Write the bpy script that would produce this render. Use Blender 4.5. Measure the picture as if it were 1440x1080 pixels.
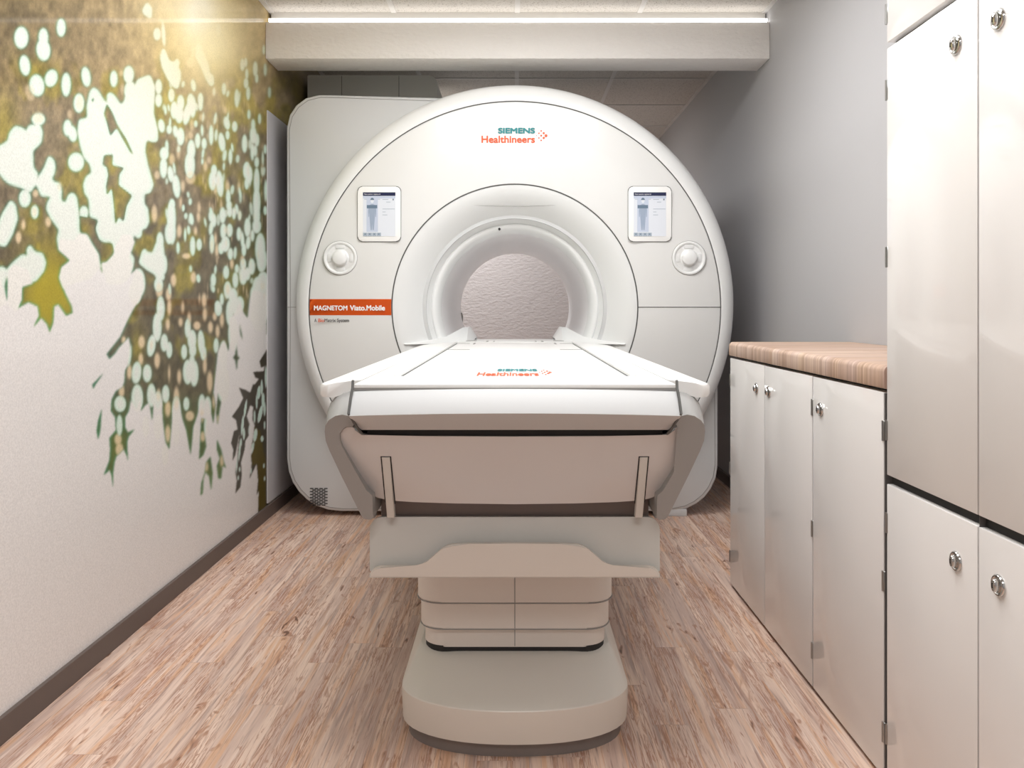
import bpy, bmesh, math, random
import numpy as np
from mathutils import Vector, Matrix
PI = math.pi
for o in list(bpy.data.objects): bpy.data.objects.remove(o)
SC = bpy.context.scene
COL = SC.collection

# ------------------------------------------------------------------ camera
EYE = 0.98; F = 1130.0; VX, VY = 724.0, 435.0
cd = bpy.data.cameras.new('camera'); cam = bpy.data.objects.new('camera', cd); COL.objects.link(cam)
cam.location = (0, 0, EYE); cam.rotation_euler = (PI/2, 0, 0)
cd.sensor_width = 36; cd.lens = F/1440*36
cd.shift_x = -(VX-720)/1440; cd.shift_y = -(540-VY)/1440
cd.clip_start = 0.02
SC.camera = cam
SC.view_settings.view_transform = 'Standard'; SC.view_settings.look = 'None'
SC.view_settings.gamma = 1; SC.view_settings.use_curve_mapping = False
SC.view_settings.exposure = 0.17
# ------------------------------------------------------------------ world and lights
w = bpy.data.worlds.new('world'); SC.world = w; w.use_nodes = True
w.node_tree.nodes['Background'].inputs[0].default_value = (.9, .93, 1, 1)
w.node_tree.nodes['Background'].inputs[1].default_value = 0.3
def area(name, loc, size, power, color=(.985, .99, 1), rot=(0, 0, 0), spread=180):
    l = bpy.data.lights.new(name, 'AREA'); l.shape = 'RECTANGLE'; l.size, l.size_y = size
    l.energy = power; l.color = color; l.spread = math.radians(spread)
    o = bpy.data.objects.new(name, l); COL.objects.link(o); o.location = loc; o.rotation_euler = rot
    return o
CEIL = 2.385
CEIL_LIGHTS = [(-.28, 2.67), (.301, 2.67), (-.28, 1.40), (.301, 1.40), (-.28, -.495), (.301, -.495)]
POW = {2.67: 9.8, 1.40: 10, -.495: 6}
for (x, y) in CEIL_LIGHTS:
    area('panel_lamp', (x, y, CEIL-.03), (.54, .54), POW[y])
area('rear_lamp', (-.6, 6.0, CEIL-.03), (.54, .54), 25)

# ------------------------------------------------------------------ materials
def lin(c):
    c = c/255
    return c/12.92 if c <= .04045 else ((c+.055)/1.055)**2.4
def rgb(*c): return (lin(c[0]), lin(c[1]), lin(c[2]), 1)
def mat(name, color, rough=.5, metal=0, coat=0, coat_rough=.05, emit=None, estr=0, spec=None):
    m = bpy.data.materials.new(name); m.use_nodes = True
    b = m.node_tree.nodes['Principled BSDF']
    b.inputs['Base Color'].default_value = color; b.inputs['Roughness'].default_value = rough
    b.inputs['Metallic'].default_value = metal; b.inputs['Coat Weight'].default_value = coat
    b.inputs['Coat Roughness'].default_value = coat_rough
    if spec is not None: b.inputs['Specular IOR Level'].default_value = spec
    if emit: b.inputs['Emission Color'].default_value = emit; b.inputs['Emission Strength'].default_value = estr
    return m
def nodes(m): return m.node_tree.nodes, m.node_tree.links, m.node_tree.nodes['Principled BSDF']
def add_noise_bump(m, scale, strength, dist=.002, stretch=(1, 1, 1), detail=3, ctype='NOISE'):
    N, L, b = nodes(m)
    tc = N.new('ShaderNodeTexCoord'); mp = N.new('ShaderNodeMapping'); mp.inputs['Scale'].default_value = stretch
    L.new(tc.outputs['Object'], mp.inputs[0])
    n = N.new('ShaderNodeTexNoise'); n.inputs['Scale'].default_value = scale; n.inputs['Detail'].default_value = detail
    L.new(mp.outputs[0], n.inputs['Vector'])
    bp = N.new('ShaderNodeBump'); bp.inputs['Strength'].default_value = strength; bp.inputs['Distance'].default_value = dist
    L.new(n.outputs['Fac'], bp.inputs['Height']); L.new(bp.outputs[0], b.inputs['Normal'])
def add_speckle(m, c1, c2, scale, detail=2, lo=.35, hi=.65):
    N, L, b = nodes(m)
    tc = N.new('ShaderNodeTexCoord'); n = N.new('ShaderNodeTexNoise'); n.inputs['Scale'].default_value = scale
    n.inputs['Detail'].default_value = detail; L.new(tc.outputs['Object'], n.inputs['Vector'])
    r = N.new('ShaderNodeValToRGB'); r.color_ramp.elements[0].position = lo; r.color_ramp.elements[1].position = hi
    r.color_ramp.elements[0].color = c1; r.color_ramp.elements[1].color = c2
    L.new(n.outputs['Fac'], r.inputs[0]); L.new(r.outputs[0], b.inputs['Base Color'])

M = {}
M['white'] = mat('gantry_white', rgb(228, 228, 226), .32, coat=.35, coat_rough=.12)
M['funnel'] = mat('funnel_white', rgb(228, 229, 228), .4, coat=.15, coat_rough=.2)
M['rim'] = mat('rim_white', rgb(238, 239, 238), .3, coat=.4, coat_rough=.15)
M['body'] = mat('body_white', rgb(206, 207, 207), .4, coat=.3, coat_rough=.15)
M['bore'] = mat('bore_white', rgb(246, 247, 248), .4, coat=1, coat_rough=.3)
M['seam'] = mat('seam_grey', rgb(92, 92, 90), .6)
M['fine_seam'] = mat('fine_seam_grey', rgb(150, 148, 145), .6)
M['dark'] = mat('rubber_and_gap_dark', rgb(38, 37, 36), .7)  # for dark parts, and for slots whose shade is put into the colour
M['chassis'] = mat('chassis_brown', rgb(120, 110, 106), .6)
M['top'] = mat('tabletop_white', rgb(244, 244, 242), .35, coat=.3, coat_rough=.2)
M['bumper'] = mat('bumper_grey', rgb(198, 199, 199), .45)
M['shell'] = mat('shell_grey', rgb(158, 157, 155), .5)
M['cowl'] = mat('cowl_warm_white', rgb(212, 209, 207), .45, coat=.6, coat_rough=.05)
M['lip'] = mat('tray_lip_lit', rgb(228, 221, 212), .4)  # lighter than the tray: the lip's edge highlight put into the colour
M['tray'] = mat('tray_grey', rgb(216, 214, 208), .4)
M['column'] = mat('column_white', rgb(226, 219, 211), .45)
M['base'] = mat('base_white', rgb(226, 221, 212), .4, coat=.2, coat_rough=.2)
M['kick'] = mat('kick_grey', rgb(130, 122, 118), .6)
M['orange'] = mat('label_orange', rgb(255, 112, 26), .5)
M['logo_orange'] = mat('print_orange', rgb(222, 90, 40), .5)
M['teal'] = mat('print_teal', rgb(20, 130, 135), .5)
M['ink'] = mat('print_ink', rgb(70, 68, 70), .5)
M['paint_white'] = mat('print_white', rgb(250, 248, 245), .5)
M['door'] = mat('gloss_door', rgb(233, 230, 227), .6, coat=.75, coat_rough=.03, spec=.2)
M['carcass'] = mat('cabinet_carcass', rgb(214, 211, 208), .5)
M['carcass_grey'] = mat('cabinet_frame_grey', rgb(140, 136, 134), .5)
M['gap_shade'] = mat('gap_shade_grey', rgb(88, 84, 82), .6)  # grey standing in for the shade between the doors
M['chrome'] = mat('chrome', rgb(200, 200, 198), .15, metal=1)
M['hinge'] = mat('hinge_steel', rgb(165, 165, 163), .3, metal=.9)
M['screen_navy'] = mat('screen_navy', rgb(28, 34, 66), .3, emit=rgb(28, 34, 66), estr=.3)
M['screen'] = mat('screen_white', rgb(215, 219, 226), .4, emit=rgb(225, 230, 240), estr=.08)
M['screen_blue'] = mat('screen_pale_blue', rgb(190, 199, 216), .4, emit=rgb(205, 212, 230), estr=.06)
M['fig_blue'] = mat('screen_figure_blue', rgb(158, 172, 192), .3)
M['fig_dark'] = mat('screen_figure_dark', rgb(105, 125, 145), .3)
M['screen_btn'] = mat('screen_button_grey', rgb(168, 180, 192), .3)
M['led'] = mat('led_strip', (1, 1, 1, 1), .5, emit=(1, .985, .97, 1), estr=2.3)
M['lamp'] = mat('lamp_diffuser', (1, 1, 1, 1), .5, emit=(1, .98, .95, 1), estr=2)
M['lampframe'] = mat('lamp_frame', rgb(225, 225, 225), .5)
M['panelgrey'] = mat('wall_panel_grey', rgb(196, 194, 196), .55)
M['wall'] = mat('wall_grey', rgb(184, 183, 185), .6); add_noise_bump(M['wall'], 60, .1)
M['rear'] = mat('wall_stucco', rgb(204, 197, 196), .85); add_noise_bump(M['rear'], 34, .7, .010, (1, 1, 1.9), 3)
M['beam'] = mat('beam_textured', rgb(248, 245, 241), .6); add_noise_bump(M['beam'], 60, .8, .008, (.6, 1, 1))
M['cove'] = mat('cove_white', rgb(205, 202, 196), .6)
M['tile'] = mat('ceiling_tile', rgb(205, 200, 193), .85); add_speckle(M['tile'], rgb(165, 158, 150), rgb(210, 205, 198), 170, 1, .30, .42)
M['tbar'] = mat('ceiling_bar', rgb(215, 212, 208), .5)
M['baseboard'] = mat('baseboard_brown', rgb(98, 86, 80), .55)
M['modbox'] = mat('module_grey', rgb(236, 236, 230), .5)

def wood_mat(name, grain_axis, plank_w, plank_l, strip, dark, mid, light, rough=.45, fine=1.0):
    """striped wood decor: grain runs along grain_axis ('Y' or 'X')."""
    m = mat(name, mid, rough); N, L, b = nodes(m)
    tc = N.new('ShaderNodeTexCoord'); sp = N.new('ShaderNodeSeparateXYZ'); L.new(tc.outputs['Object'], sp.inputs[0])
    cb = N.new('ShaderNodeCombineXYZ')
    al, ac = ('Y', 'X') if grain_axis == 'Y' else ('X', 'Y')
    L.new(sp.outputs[al], cb.inputs[0]); L.new(sp.outputs[ac], cb.inputs[1])
    def brick(w_, h_, off, msize, c1=(0, 0, 0, 1), c2=(1, 1, 1, 1), bias=0):
        k = N.new('ShaderNodeTexBrick'); k.offset = off; k.inputs['Scale'].default_value = 1
        k.inputs['Brick Width'].default_value = w_; k.inputs['Row Height'].default_value = h_
        k.inputs['Mortar Size'].default_value = msize; k.inputs['Color1'].default_value = c1
        k.inputs['Color2'].default_value = c2; k.inputs['Mortar'].default_value = (.0, .0, .0, 1)
        k.inputs['Bias'].default_value = bias; k.inputs['Mortar Smooth'].default_value = .3
        return k
    def noise(sx, sy, det, dist=0, seed=0):
        mp = N.new('ShaderNodeMapping'); mp.inputs['Scale'].default_value = (sx, sy, 1)
        mp.inputs['Location'].default_value = (seed, seed*1.7, 0)
        n = N.new('ShaderNodeTexNoise'); n.inputs['Scale'].default_value = 1; n.inputs['Detail'].default_value = det
        n.inputs['Distortion'].default_value = dist
        L.new(cb.outputs[0], mp.inputs[0]); L.new(mp.outputs[0], n.inputs['Vector']); return n
    def math_(op, a, c):
        k = N.new('ShaderNodeMath'); k.operation = op
        for i, v in enumerate((a, c)):
            if isinstance(v, (int, float)): k.inputs[i].default_value = v
            else: L.new(v, k.inputs[i])
        return k.outputs[0]
    ks = brick(plank_l*.37, strip, .41, 0); L.new(cb.outputs[0], ks.inputs['Vector'])
    kp = brick(plank_l, plank_w, .37, .0006); L.new(cb.outputs[0], kp.inputs['Vector'])
    n1 = noise(3.0*fine, 60*fine, 4, .3); n2 = noise(7*fine, 190*fine, 3, .2, 3.1); n3 = noise(.9, 9, 2, 0, 7.7)
    s = math_('MULTIPLY', n1.outputs['Fac'], .8); s = math_('ADD', s, math_('MULTIPLY', n2.outputs['Fac'], .55))
    s = math_('ADD', s, math_('MULTIPLY', n3.outputs['Fac'], .25))
    s = math_('ADD', s, math_('MULTIPLY', ks.outputs['Color'], .16)); s = math_('ADD', s, math_('MULTIPLY', kp.outputs['Color'], .08))
    r = N.new('ShaderNodeValToRGB'); cr = r.color_ramp
    cr.elements[0].position = .46; cr.elements[0].color = dark; cr.elements[1].position = 1.0
    cr.elements[1].color = mid; e = cr.elements.new(1.0); cr.elements[1].position = .80; e.position = 1.0
    cr.elements[2].position = 1.0; cr.elements[2].color = light
    s = math_('SUBTRACT', s, .10)
    L.new(s, r.inputs[0])
    # pinkish / yellowish drift
    n4 = noise(1.1, 16, 2, .2, 11.3)
    r4 = N.new('ShaderNodeValToRGB'); r4.color_ramp.elements[0].position = .4; r4.color_ramp.elements[1].position = .62
    r4.color_ramp.elements[0].color = (1, .97, .98, 1); r4.color_ramp.elements[1].color = (1, .93, .82, 1)
    L.new(n4.outputs['Fac'], r4.inputs[0])
    mx = N.new('ShaderNodeMix'); mx.data_type = 'RGBA'; mx.blend_type = 'MULTIPLY'; mx.inputs['Factor'].default_value = 1
    L.new(r.outputs[0], mx.inputs[6]); L.new(r4.outputs[0], mx.inputs[7])
    # knots
    nk = noise(5.5, 30, 2, 1.0, 23); rk = N.new('ShaderNodeValToRGB')
    rk.color_ramp.elements[0].position = .735; rk.color_ramp.elements[1].position = .80
    rk.color_ramp.elements[0].color = (1, 1, 1, 1); rk.color_ramp.elements[1].color = (.42, .33, .28, 1)
    L.new(nk.outputs['Fac'], rk.inputs[0])
    mk = N.new('ShaderNodeMix'); mk.data_type = 'RGBA'; mk.blend_type = 'MULTIPLY'; mk.inputs['Factor'].default_value = 1
    L.new(mx.outputs[2], mk.inputs[6]); L.new(rk.outputs[0], mk.inputs[7])
    # plank joints
    mj = N.new('ShaderNodeMix'); mj.data_type = 'RGBA'; mj.blend_type = 'MULTIPLY'
    L.new(math_('MULTIPLY', kp.outputs['Fac'], .35), mj.inputs['Factor'])
    L.new(mk.outputs[2], mj.inputs[6]); mj.inputs[7].default_value = (.45, .36, .32, 1)
    L.new(mj.outputs[2], b.inputs['Base Color'])
    return m
def floor_mat():
    m = mat('floor_wood', (.5, .4, .3, 1), .42); N, L, b = nodes(m)
    tc = N.new('ShaderNodeTexCoord'); sp = N.new('ShaderNodeSeparateXYZ'); L.new(tc.outputs['Object'], sp.inputs[0])
    cb = N.new('ShaderNodeCombineXYZ'); L.new(sp.outputs['Y'], cb.inputs[0]); L.new(sp.outputs['X'], cb.inputs[1])
    def mth(op, a, c, clamp=False):
        k = N.new('ShaderNodeMath'); k.operation = op; k.use_clamp = clamp
        for i, v in enumerate((a, c)):
            if v is None: continue
            if isinstance(v, (int, float)): k.inputs[i].default_value = v
            else: L.new(v, k.inputs[i])
        return k.outputs[0]
    def brick(w_, h_, off, ms):
        k = N.new('ShaderNodeTexBrick'); k.offset = off; k.inputs['Scale'].default_value = 1
        k.inputs['Brick Width'].default_value = w_; k.inputs['Row Height'].default_value = h_; k.inputs['Mortar Size'].default_value = ms
        k.inputs['Color1'].default_value = (0, 0, 0, 1); k.inputs['Color2'].default_value = (1, 1, 1, 1); k.inputs['Mortar'].default_value = (.5, .5, .5, 1)
        k.inputs['Mortar Smooth'].default_value = .2; L.new(cb2.outputs[0], k.inputs['Vector']); return k
    row = mth('FLOOR', mth('DIVIDE', sp.outputs['X'], .082), None)
    wn = N.new('ShaderNodeTexWhiteNoise'); wn.noise_dimensions = '1D'; L.new(row, wn.inputs['W'])
    cb2 = N.new('ShaderNodeCombineXYZ'); L.new(mth('ADD', sp.outputs['Y'], mth('MULTIPLY', wn.outputs['Value'], .95)), cb2.inputs[0]); L.new(sp.outputs['X'], cb2.inputs[1])
    kp = brick(.95, .082, 0, .0007)
    # every plank shows its own piece of wood: shift the grain by the plank tone
    off = N.new('ShaderNodeCombineXYZ'); L.new(mth('MULTIPLY', kp.outputs['Color'], 7.3), off.inputs[0]); L.new(mth('MULTIPLY', kp.outputs['Color'], 3.1), off.inputs[1])
    va = N.new('ShaderNodeVectorMath'); va.operation = 'ADD'; L.new(cb.outputs[0], va.inputs[0]); L.new(off.outputs[0], va.inputs[1])
    def noise(sx, sy, det, dist=0, seed=0, rough=.5):
        mp = N.new('ShaderNodeMapping'); mp.inputs['Scale'].default_value = (sx, sy, 1); mp.inputs['Location'].default_value = (seed, seed*1.7, 0)
        n = N.new('ShaderNodeTexNoise'); n.inputs['Scale'].default_value = 1; n.inputs['Detail'].default_value = det; n.inputs['Distortion'].default_value = dist
        n.inputs['Roughness'].default_value = rough
        L.new(va.outputs[0], mp.inputs[0]); L.new(mp.outputs[0], n.inputs['Vector']); return n.outputs['Fac']
    def ss(v, lo, hi):
        k = N.new('ShaderNodeMapRange'); k.interpolation_type = 'SMOOTHSTEP'; L.new(v, k.inputs['Value'])
        k.inputs['From Min'].default_value = lo; k.inputs['From Max'].default_value = hi; return k.outputs[0]
    def mix(a, c, f):
        k = N.new('ShaderNodeMix'); k.data_type = 'RGBA'
        for sock, v in ((6, a), (7, c)):
            if isinstance(v, tuple): k.inputs[sock].default_value = v
            else: L.new(v, k.inputs[sock])
        if isinstance(f, (int, float)): k.inputs['Factor'].default_value = f
        else: L.new(f, k.inputs['Factor'])
        return k.outputs[2]
    col = mix(rgb(198, 171, 158), rgb(224, 198, 180), ss(noise(1.3, 22, 3, .4, 1), .36, .64))
    col = mix(col, rgb(164, 138, 128), mth('MULTIPLY', ss(noise(2.4, 48, 3, .5, 5), .52, .68), .8))
    col = mix(col, rgb(214, 168, 130), mth('MULTIPLY', ss(noise(2.2, 40, 3, .6, 9), .50, .66), .7))
    wv = noise(6, 110, 4, 1.1, 13, .6); ridge = mth('SUBTRACT', 1.0, mth('MULTIPLY', mth('ABSOLUTE', mth('SUBTRACT', wv, .5), None), 16), True)
    col = mix(col, rgb(158, 106, 76), mth('MULTIPLY', mth('MULTIPLY', ridge, ss(noise(1.5, 15, 2, .3, 21), .40, .58)), .9))
    col = mix(col, rgb(233, 214, 202), mth('MULTIPLY', ss(noise(6, 160, 3, .4, 17), .56, .70), .5))
    col = mix(col, rgb(134, 100, 86), mth('MULTIPLY', ss(noise(8, 210, 3, .4, 29), .55, .70), .55))
    kn = noise(6.5, 26, 2, 1.6, 37)
    col = mix(col, rgb(168, 122, 96), mth('MULTIPLY', ss(kn, .62, .70), .75))
    col = mix(col, rgb(104, 74, 58), mth('MULTIPLY', ss(kn, .70, .75), .9))
    col = mix(col, rgb(150, 122, 108), mth('MULTIPLY', kp.outputs['Fac'], .5))
    hs = N.new('ShaderNodeHueSaturation'); L.new(col, hs.inputs['Color']); L.new(mth('ADD', mth('MULTIPLY', kp.outputs['Color'], .12), 1.03), hs.inputs['Value'])
    L.new(hs.outputs[0], b.inputs['Base Color']); return m
M['floor'] = floor_mat()
M['counter'] = wood_mat('counter_wood', 'X', 3, 5, .02, rgb(146, 116, 98), rgb(196, 170, 154), rgb(218, 198, 184), .4)

# ------------------------------------------------------------------ mesh helpers
def tag(o, label=None, cat=None, group=None, kind=None):
    if label: o['label'] = label
    if cat: o['category'] = cat
    if group: o['group'] = group
    if kind: o['kind'] = kind
    return o
def thing(name, label, cat, loc, group=None):
    o = bpy.data.objects.new(name, None); COL.objects.link(o); o.location = loc
    o.empty_display_size = .1
    return tag(o, label, cat, group)
def wloc(o):
    v = Vector((0, 0, 0))
    while o: v += Vector(o.location); o = o.parent
    return v
def obj(name, bm, m, parent=None, smooth=35, label=None, origin=None):
    """link a bmesh given in world coordinates as ONE mesh object."""
    me = bpy.data.meshes.new(name)
    bmesh.ops.recalc_face_normals(bm, faces=bm.faces)
    base = wloc(parent) if parent else Vector((0, 0, 0))
    off = Vector(origin) if origin is not None else (base if parent else Vector((0, 0, 0)))
    bmesh.ops.translate(bm, verts=bm.verts, vec=-off)
    bm.to_mesh(me); bm.free()
    me.materials.append(M[m] if isinstance(m, str) else m)
    me.polygons.foreach_set('use_smooth', [True]*len(me.polygons))
    me.set_sharp_from_angle(angle=math.radians(smooth))
    o = bpy.data.objects.new(name, me); COL.objects.link(o)
    if parent: o.parent = parent
    o.location = off-base
    if label: o['label'] = label
    return o
def box(bm, x0, x1, y0, y1, z0, z1, bev=0, seg=2):
    n0 = len(bm.verts)
    vs = [bm.verts.new((x, y, z)) for x in (x0, x1) for y in (y0, y1) for z in (z0, z1)]
    fs = [(0, 1, 3, 2), (4, 6, 7, 5), (0, 4, 5, 1), (2, 3, 7, 6), (0, 2, 6, 4), (1, 5, 7, 3)]
    faces = [bm.faces.new([vs[i] for i in f]) for f in fs]
    if bev:
        es = list({e for f in faces for e in f.edges})
        bmesh.ops.bevel(bm, geom=es, offset=bev, segments=seg, affect='EDGES', profile=.5)
    return bm
def mkbox(name, b6, m, parent=None, bev=0, seg=2, **k):
    return obj(name, box(bmesh.new(), *b6, bev=bev, seg=seg), m, parent, **k)
def prism(bm, pts, y0, y1, bev=0, seg=2, only_front=False):
    """extrude an XZ outline from y0 (front) to y1."""
    a = [bm.verts.new((x, y0, z)) for x, z in pts]; b = [bm.verts.new((x, y1, z)) for x, z in pts]
    fa = bm.faces.new(a); fb = bm.faces.new(b[::-1]); n = len(pts)
    for i in range(n): bm.faces.new((a[i], b[i], b[(i+1) % n], a[(i+1) % n]))
    if bev:
        es = list(fa.edges) + ([] if only_front else list(fb.edges))
        bmesh.ops.bevel(bm, geom=es, offset=bev, segments=seg, affect='EDGES', profile=.5, clamp_overlap=True)
    return bm
def loft(bm, rings, cap=True, close=True):
    R = [[bm.verts.new(p) for p in r] for r in rings]
    n = len(rings[0])
    for a, b in zip(R, R[1:]):
        for i in range(n if close else n-1):
            j = (i+1) % n
            bm.faces.new((a[i], b[i], b[j], a[j]))
    if cap: bm.faces.new(R[0]); bm.faces.new(R[-1][::-1])
    return bm
def lathe(bm, prof, cx, cz, n=128, a0=0, a1=2*PI, zmin=None, closed=False):
    """revolve (r, y[, dz]) about the Y axis through (cx, cz)."""
    full = abs(a1-a0-2*PI) < 1e-6; m = n if full else n+1; R = []
    for p in prof:
        r, y = p[0], p[1]; dz = p[2] if len(p) > 2 else 0
        row = []
        for i in range(m):
            a = a0+(a1-a0)*i/n; z = cz+dz+r*math.sin(a)
            if zmin is not None: z = max(z, zmin)
            row.append(bm.verts.new((cx+r*math.cos(a), y, z)))
        R.append(row)
    if closed: R.append(R[0])
    for a, b in zip(R, R[1:]):
        for i in range(n):
            j = (i+1) % m
            bm.faces.new((a[i], b[i], b[j], a[j]))
    return bm
def tube(bm, pts, r, n=6, close=False):
    pts = [Vector(p) for p in pts]; R = []; N_ = len(pts)
    for i, p in enumerate(pts):
        if close: t = pts[(i+1) % N_]-pts[i-1]
        else: t = pts[min(i+1, N_-1)]-pts[max(i-1, 0)]
        t.normalize(); up = Vector((0, 1, 0)) if abs(t.y) < .9 else Vector((0, 0, 1))
        u = t.cross(up).normalized(); v = t.cross(u)
        R.append([bm.verts.new(p+u*math.cos(2*PI*k/n)*r+v*math.sin(2*PI*k/n)*r) for k in range(n)])
    rr = R+([R[0]] if close else [])
    for a, b in zip(rr, rr[1:]):
        for k in range(n):
            j = (k+1) % n
            try: bm.faces.new((a[k], b[k], b[j], a[j]))
            except ValueError: pass
    if not close: bm.faces.new(R[0]); bm.faces.new(R[-1][::-1])
    return bm
def rrect(x0, x1, z0, z1, r, n=8):
    if isinstance(r, (int, float)): r = (r,)*4           # order: right-top, left-top, left-bottom, right-bottom
    out = []
    for (cx, cz, a, q) in ((x1-r[0], z1-r[0], 0, r[0]), (x0+r[1], z1-r[1], PI/2, r[1]), (x0+r[2], z0+r[2], PI, r[2]), (x1-r[3], z0+r[3], 1.5*PI, r[3])):
        for i in range(n+1):
            t = a+PI/2*i/n; out.append((cx+q*math.cos(t), cz+q*math.sin(t)))
    return out
def ring_pts(cx, cz, r, y, n=128, zmin=None):
    return [(cx+r*math.cos(2*PI*i/n), y, max(cz+r*math.sin(2*PI*i/n), zmin if zmin is not None else -9)) for i in range(n)]
def text(name, s, width, height, x, z, y, m, parent, align='L', bold=0, extr=.0006, flat=False, label=None):
    """lettering as a thin mesh scaled to width x height; lower-left corner at (x, z) on a plane facing -Y (or up if flat)."""
    c = bpy.data.curves.new(name, 'FONT'); c.body = s; c.extrude = .01
    o = bpy.data.objects.new(name, c); COL.objects.link(o)
    dg = bpy.context.evaluated_depsgraph_get(); dg.update()
    me = bpy.data.meshes.new_from_object(o.evaluated_get(dg)); bpy.data.objects.remove(o)
    if bold:            # heavier strokes: overlapping copies of the letters shifted around a small circle
        bm = bmesh.new(); bm.from_mesh(me); src = bm.copy(); 
        for i in range(8):
            t = bpy.data.meshes.new('tmp'); q = src.copy()
            bmesh.ops.translate(q, verts=q.verts, vec=(bold*math.cos(i*PI/4), bold*math.sin(i*PI/4), (i+1)*.0009)); q.to_mesh(t); q.free()
            bm.from_mesh(t); bpy.data.meshes.remove(t)
        bm.to_mesh(me); bm.free(); src.free()
    n = len(me.vertices); co = np.empty(n*3); me.vertices.foreach_get('co', co); co = co.reshape(n, 3)
    mn, mx = co.min(0), co.max(0); q = (co-mn)/(mx-mn)
    out = np.empty_like(q); out[:, 0] = x+q[:, 0]*width
    if flat: out[:, 1] = y+q[:, 1]*height; out[:, 2] = z+q[:, 2]*extr
    else: out[:, 2] = z+q[:, 1]*height; out[:, 1] = y-q[:, 2]*extr
    base = np.array(wloc(parent)); me.vertices.foreach_set('co', (out-base).ravel())
    me.materials.clear(); me.materials.append(M[m]); me.update()
    k = bpy.data.objects.new(name, me); COL.objects.link(k); k.parent = parent
    if label: k['label'] = label
    return k

# ------------------------------------------------------------------ room
XL, XR, YB, YF = -1.164, 1.19, -1.3, 6.75
tag(mkbox('floor', (XL-.1, XR+.1, YB-.1, YF+.1, -.1, 0), 'floor'), 'pinkish wood plank floor', kind='structure')
tag(mkbox('ceiling', (XL-.1, XR+.1, YB-.1, YF+.1, CEIL, CEIL+.1), 'tile'), 'speckled tile ceiling', kind='structure')
tag(mkbox('wall_right', (XR, XR+.1, YB-.1, YF+.1, 0, CEIL), 'wall'), 'plain grey side wall above the cabinets', kind='structure')
tag(mkbox('wall_back', (XL-.1, XR+.1, YF, YF+.1, 0, CEIL), 'rear'), 'textured wall seen through the scanner bore', kind='structure')
tag(mkbox('wall_front', (XL-.1, XR+.1, YB-.1, YB, 0, CEIL), 'wall'), kind='structure')
bm = bmesh.new()
for x in (-1.15, -.572, .012, .59, 1.18): box(bm, x-.012, x+.012, YB, YF, CEIL-.004, CEIL+.002)
y = 4.885-.633*9
while y < YF: box(bm, XL, XR, y-.006, y+.006, CEIL-.005, CEIL+.002); y += .633
ce = obj('trim_3', bm, 'tbar'); tag(ce, 'pale bars between the ceiling tiles', kind='structure')
# beam with light slot
bm = bmesh.new(); box(bm, XL, XR, 3.75, 3.945, 2.15, 2.322, .004, 2)
bt = tag(obj('trim_1', bm, 'beam'), 'textured white ceiling beam across the room', kind='structure')
bm = bmesh.new(); box(bm, XL+.012, XR-.005, 3.80, 3.90, 2.322, CEIL)
obj('upper_fascia', bm, 'cove', bt)
strip = tag(mkbox('light_strip', (XL+.015, XR-.012, 3.748, 3.775, 2.323, 2.337), 'led'),
            'thin glowing light strip along the top of the white beam', 'light')
# grey panel at the far end of the left wall
tag(mkbox('trim_2', (XL, XL+.006, 3.77, 5.6, .07, 1.914), 'panelgrey'), 'plain grey wall panel behind the mural', kind='structure')
bm = bmesh.new(); box(bm, XL, XL+.012, YB, YF, 0, .061, .001, 1)
tag(obj('baseboard_left', bm, 'baseboard'), 'dark brown baseboard', kind='structure')
bm = bmesh.new(); box(bm, XR-.012, XR, 2.9, YF, 0, .061, .001, 1)
tag(obj('baseboard_right', bm, 'baseboard'), 'dark brown baseboard', kind='structure')

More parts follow.
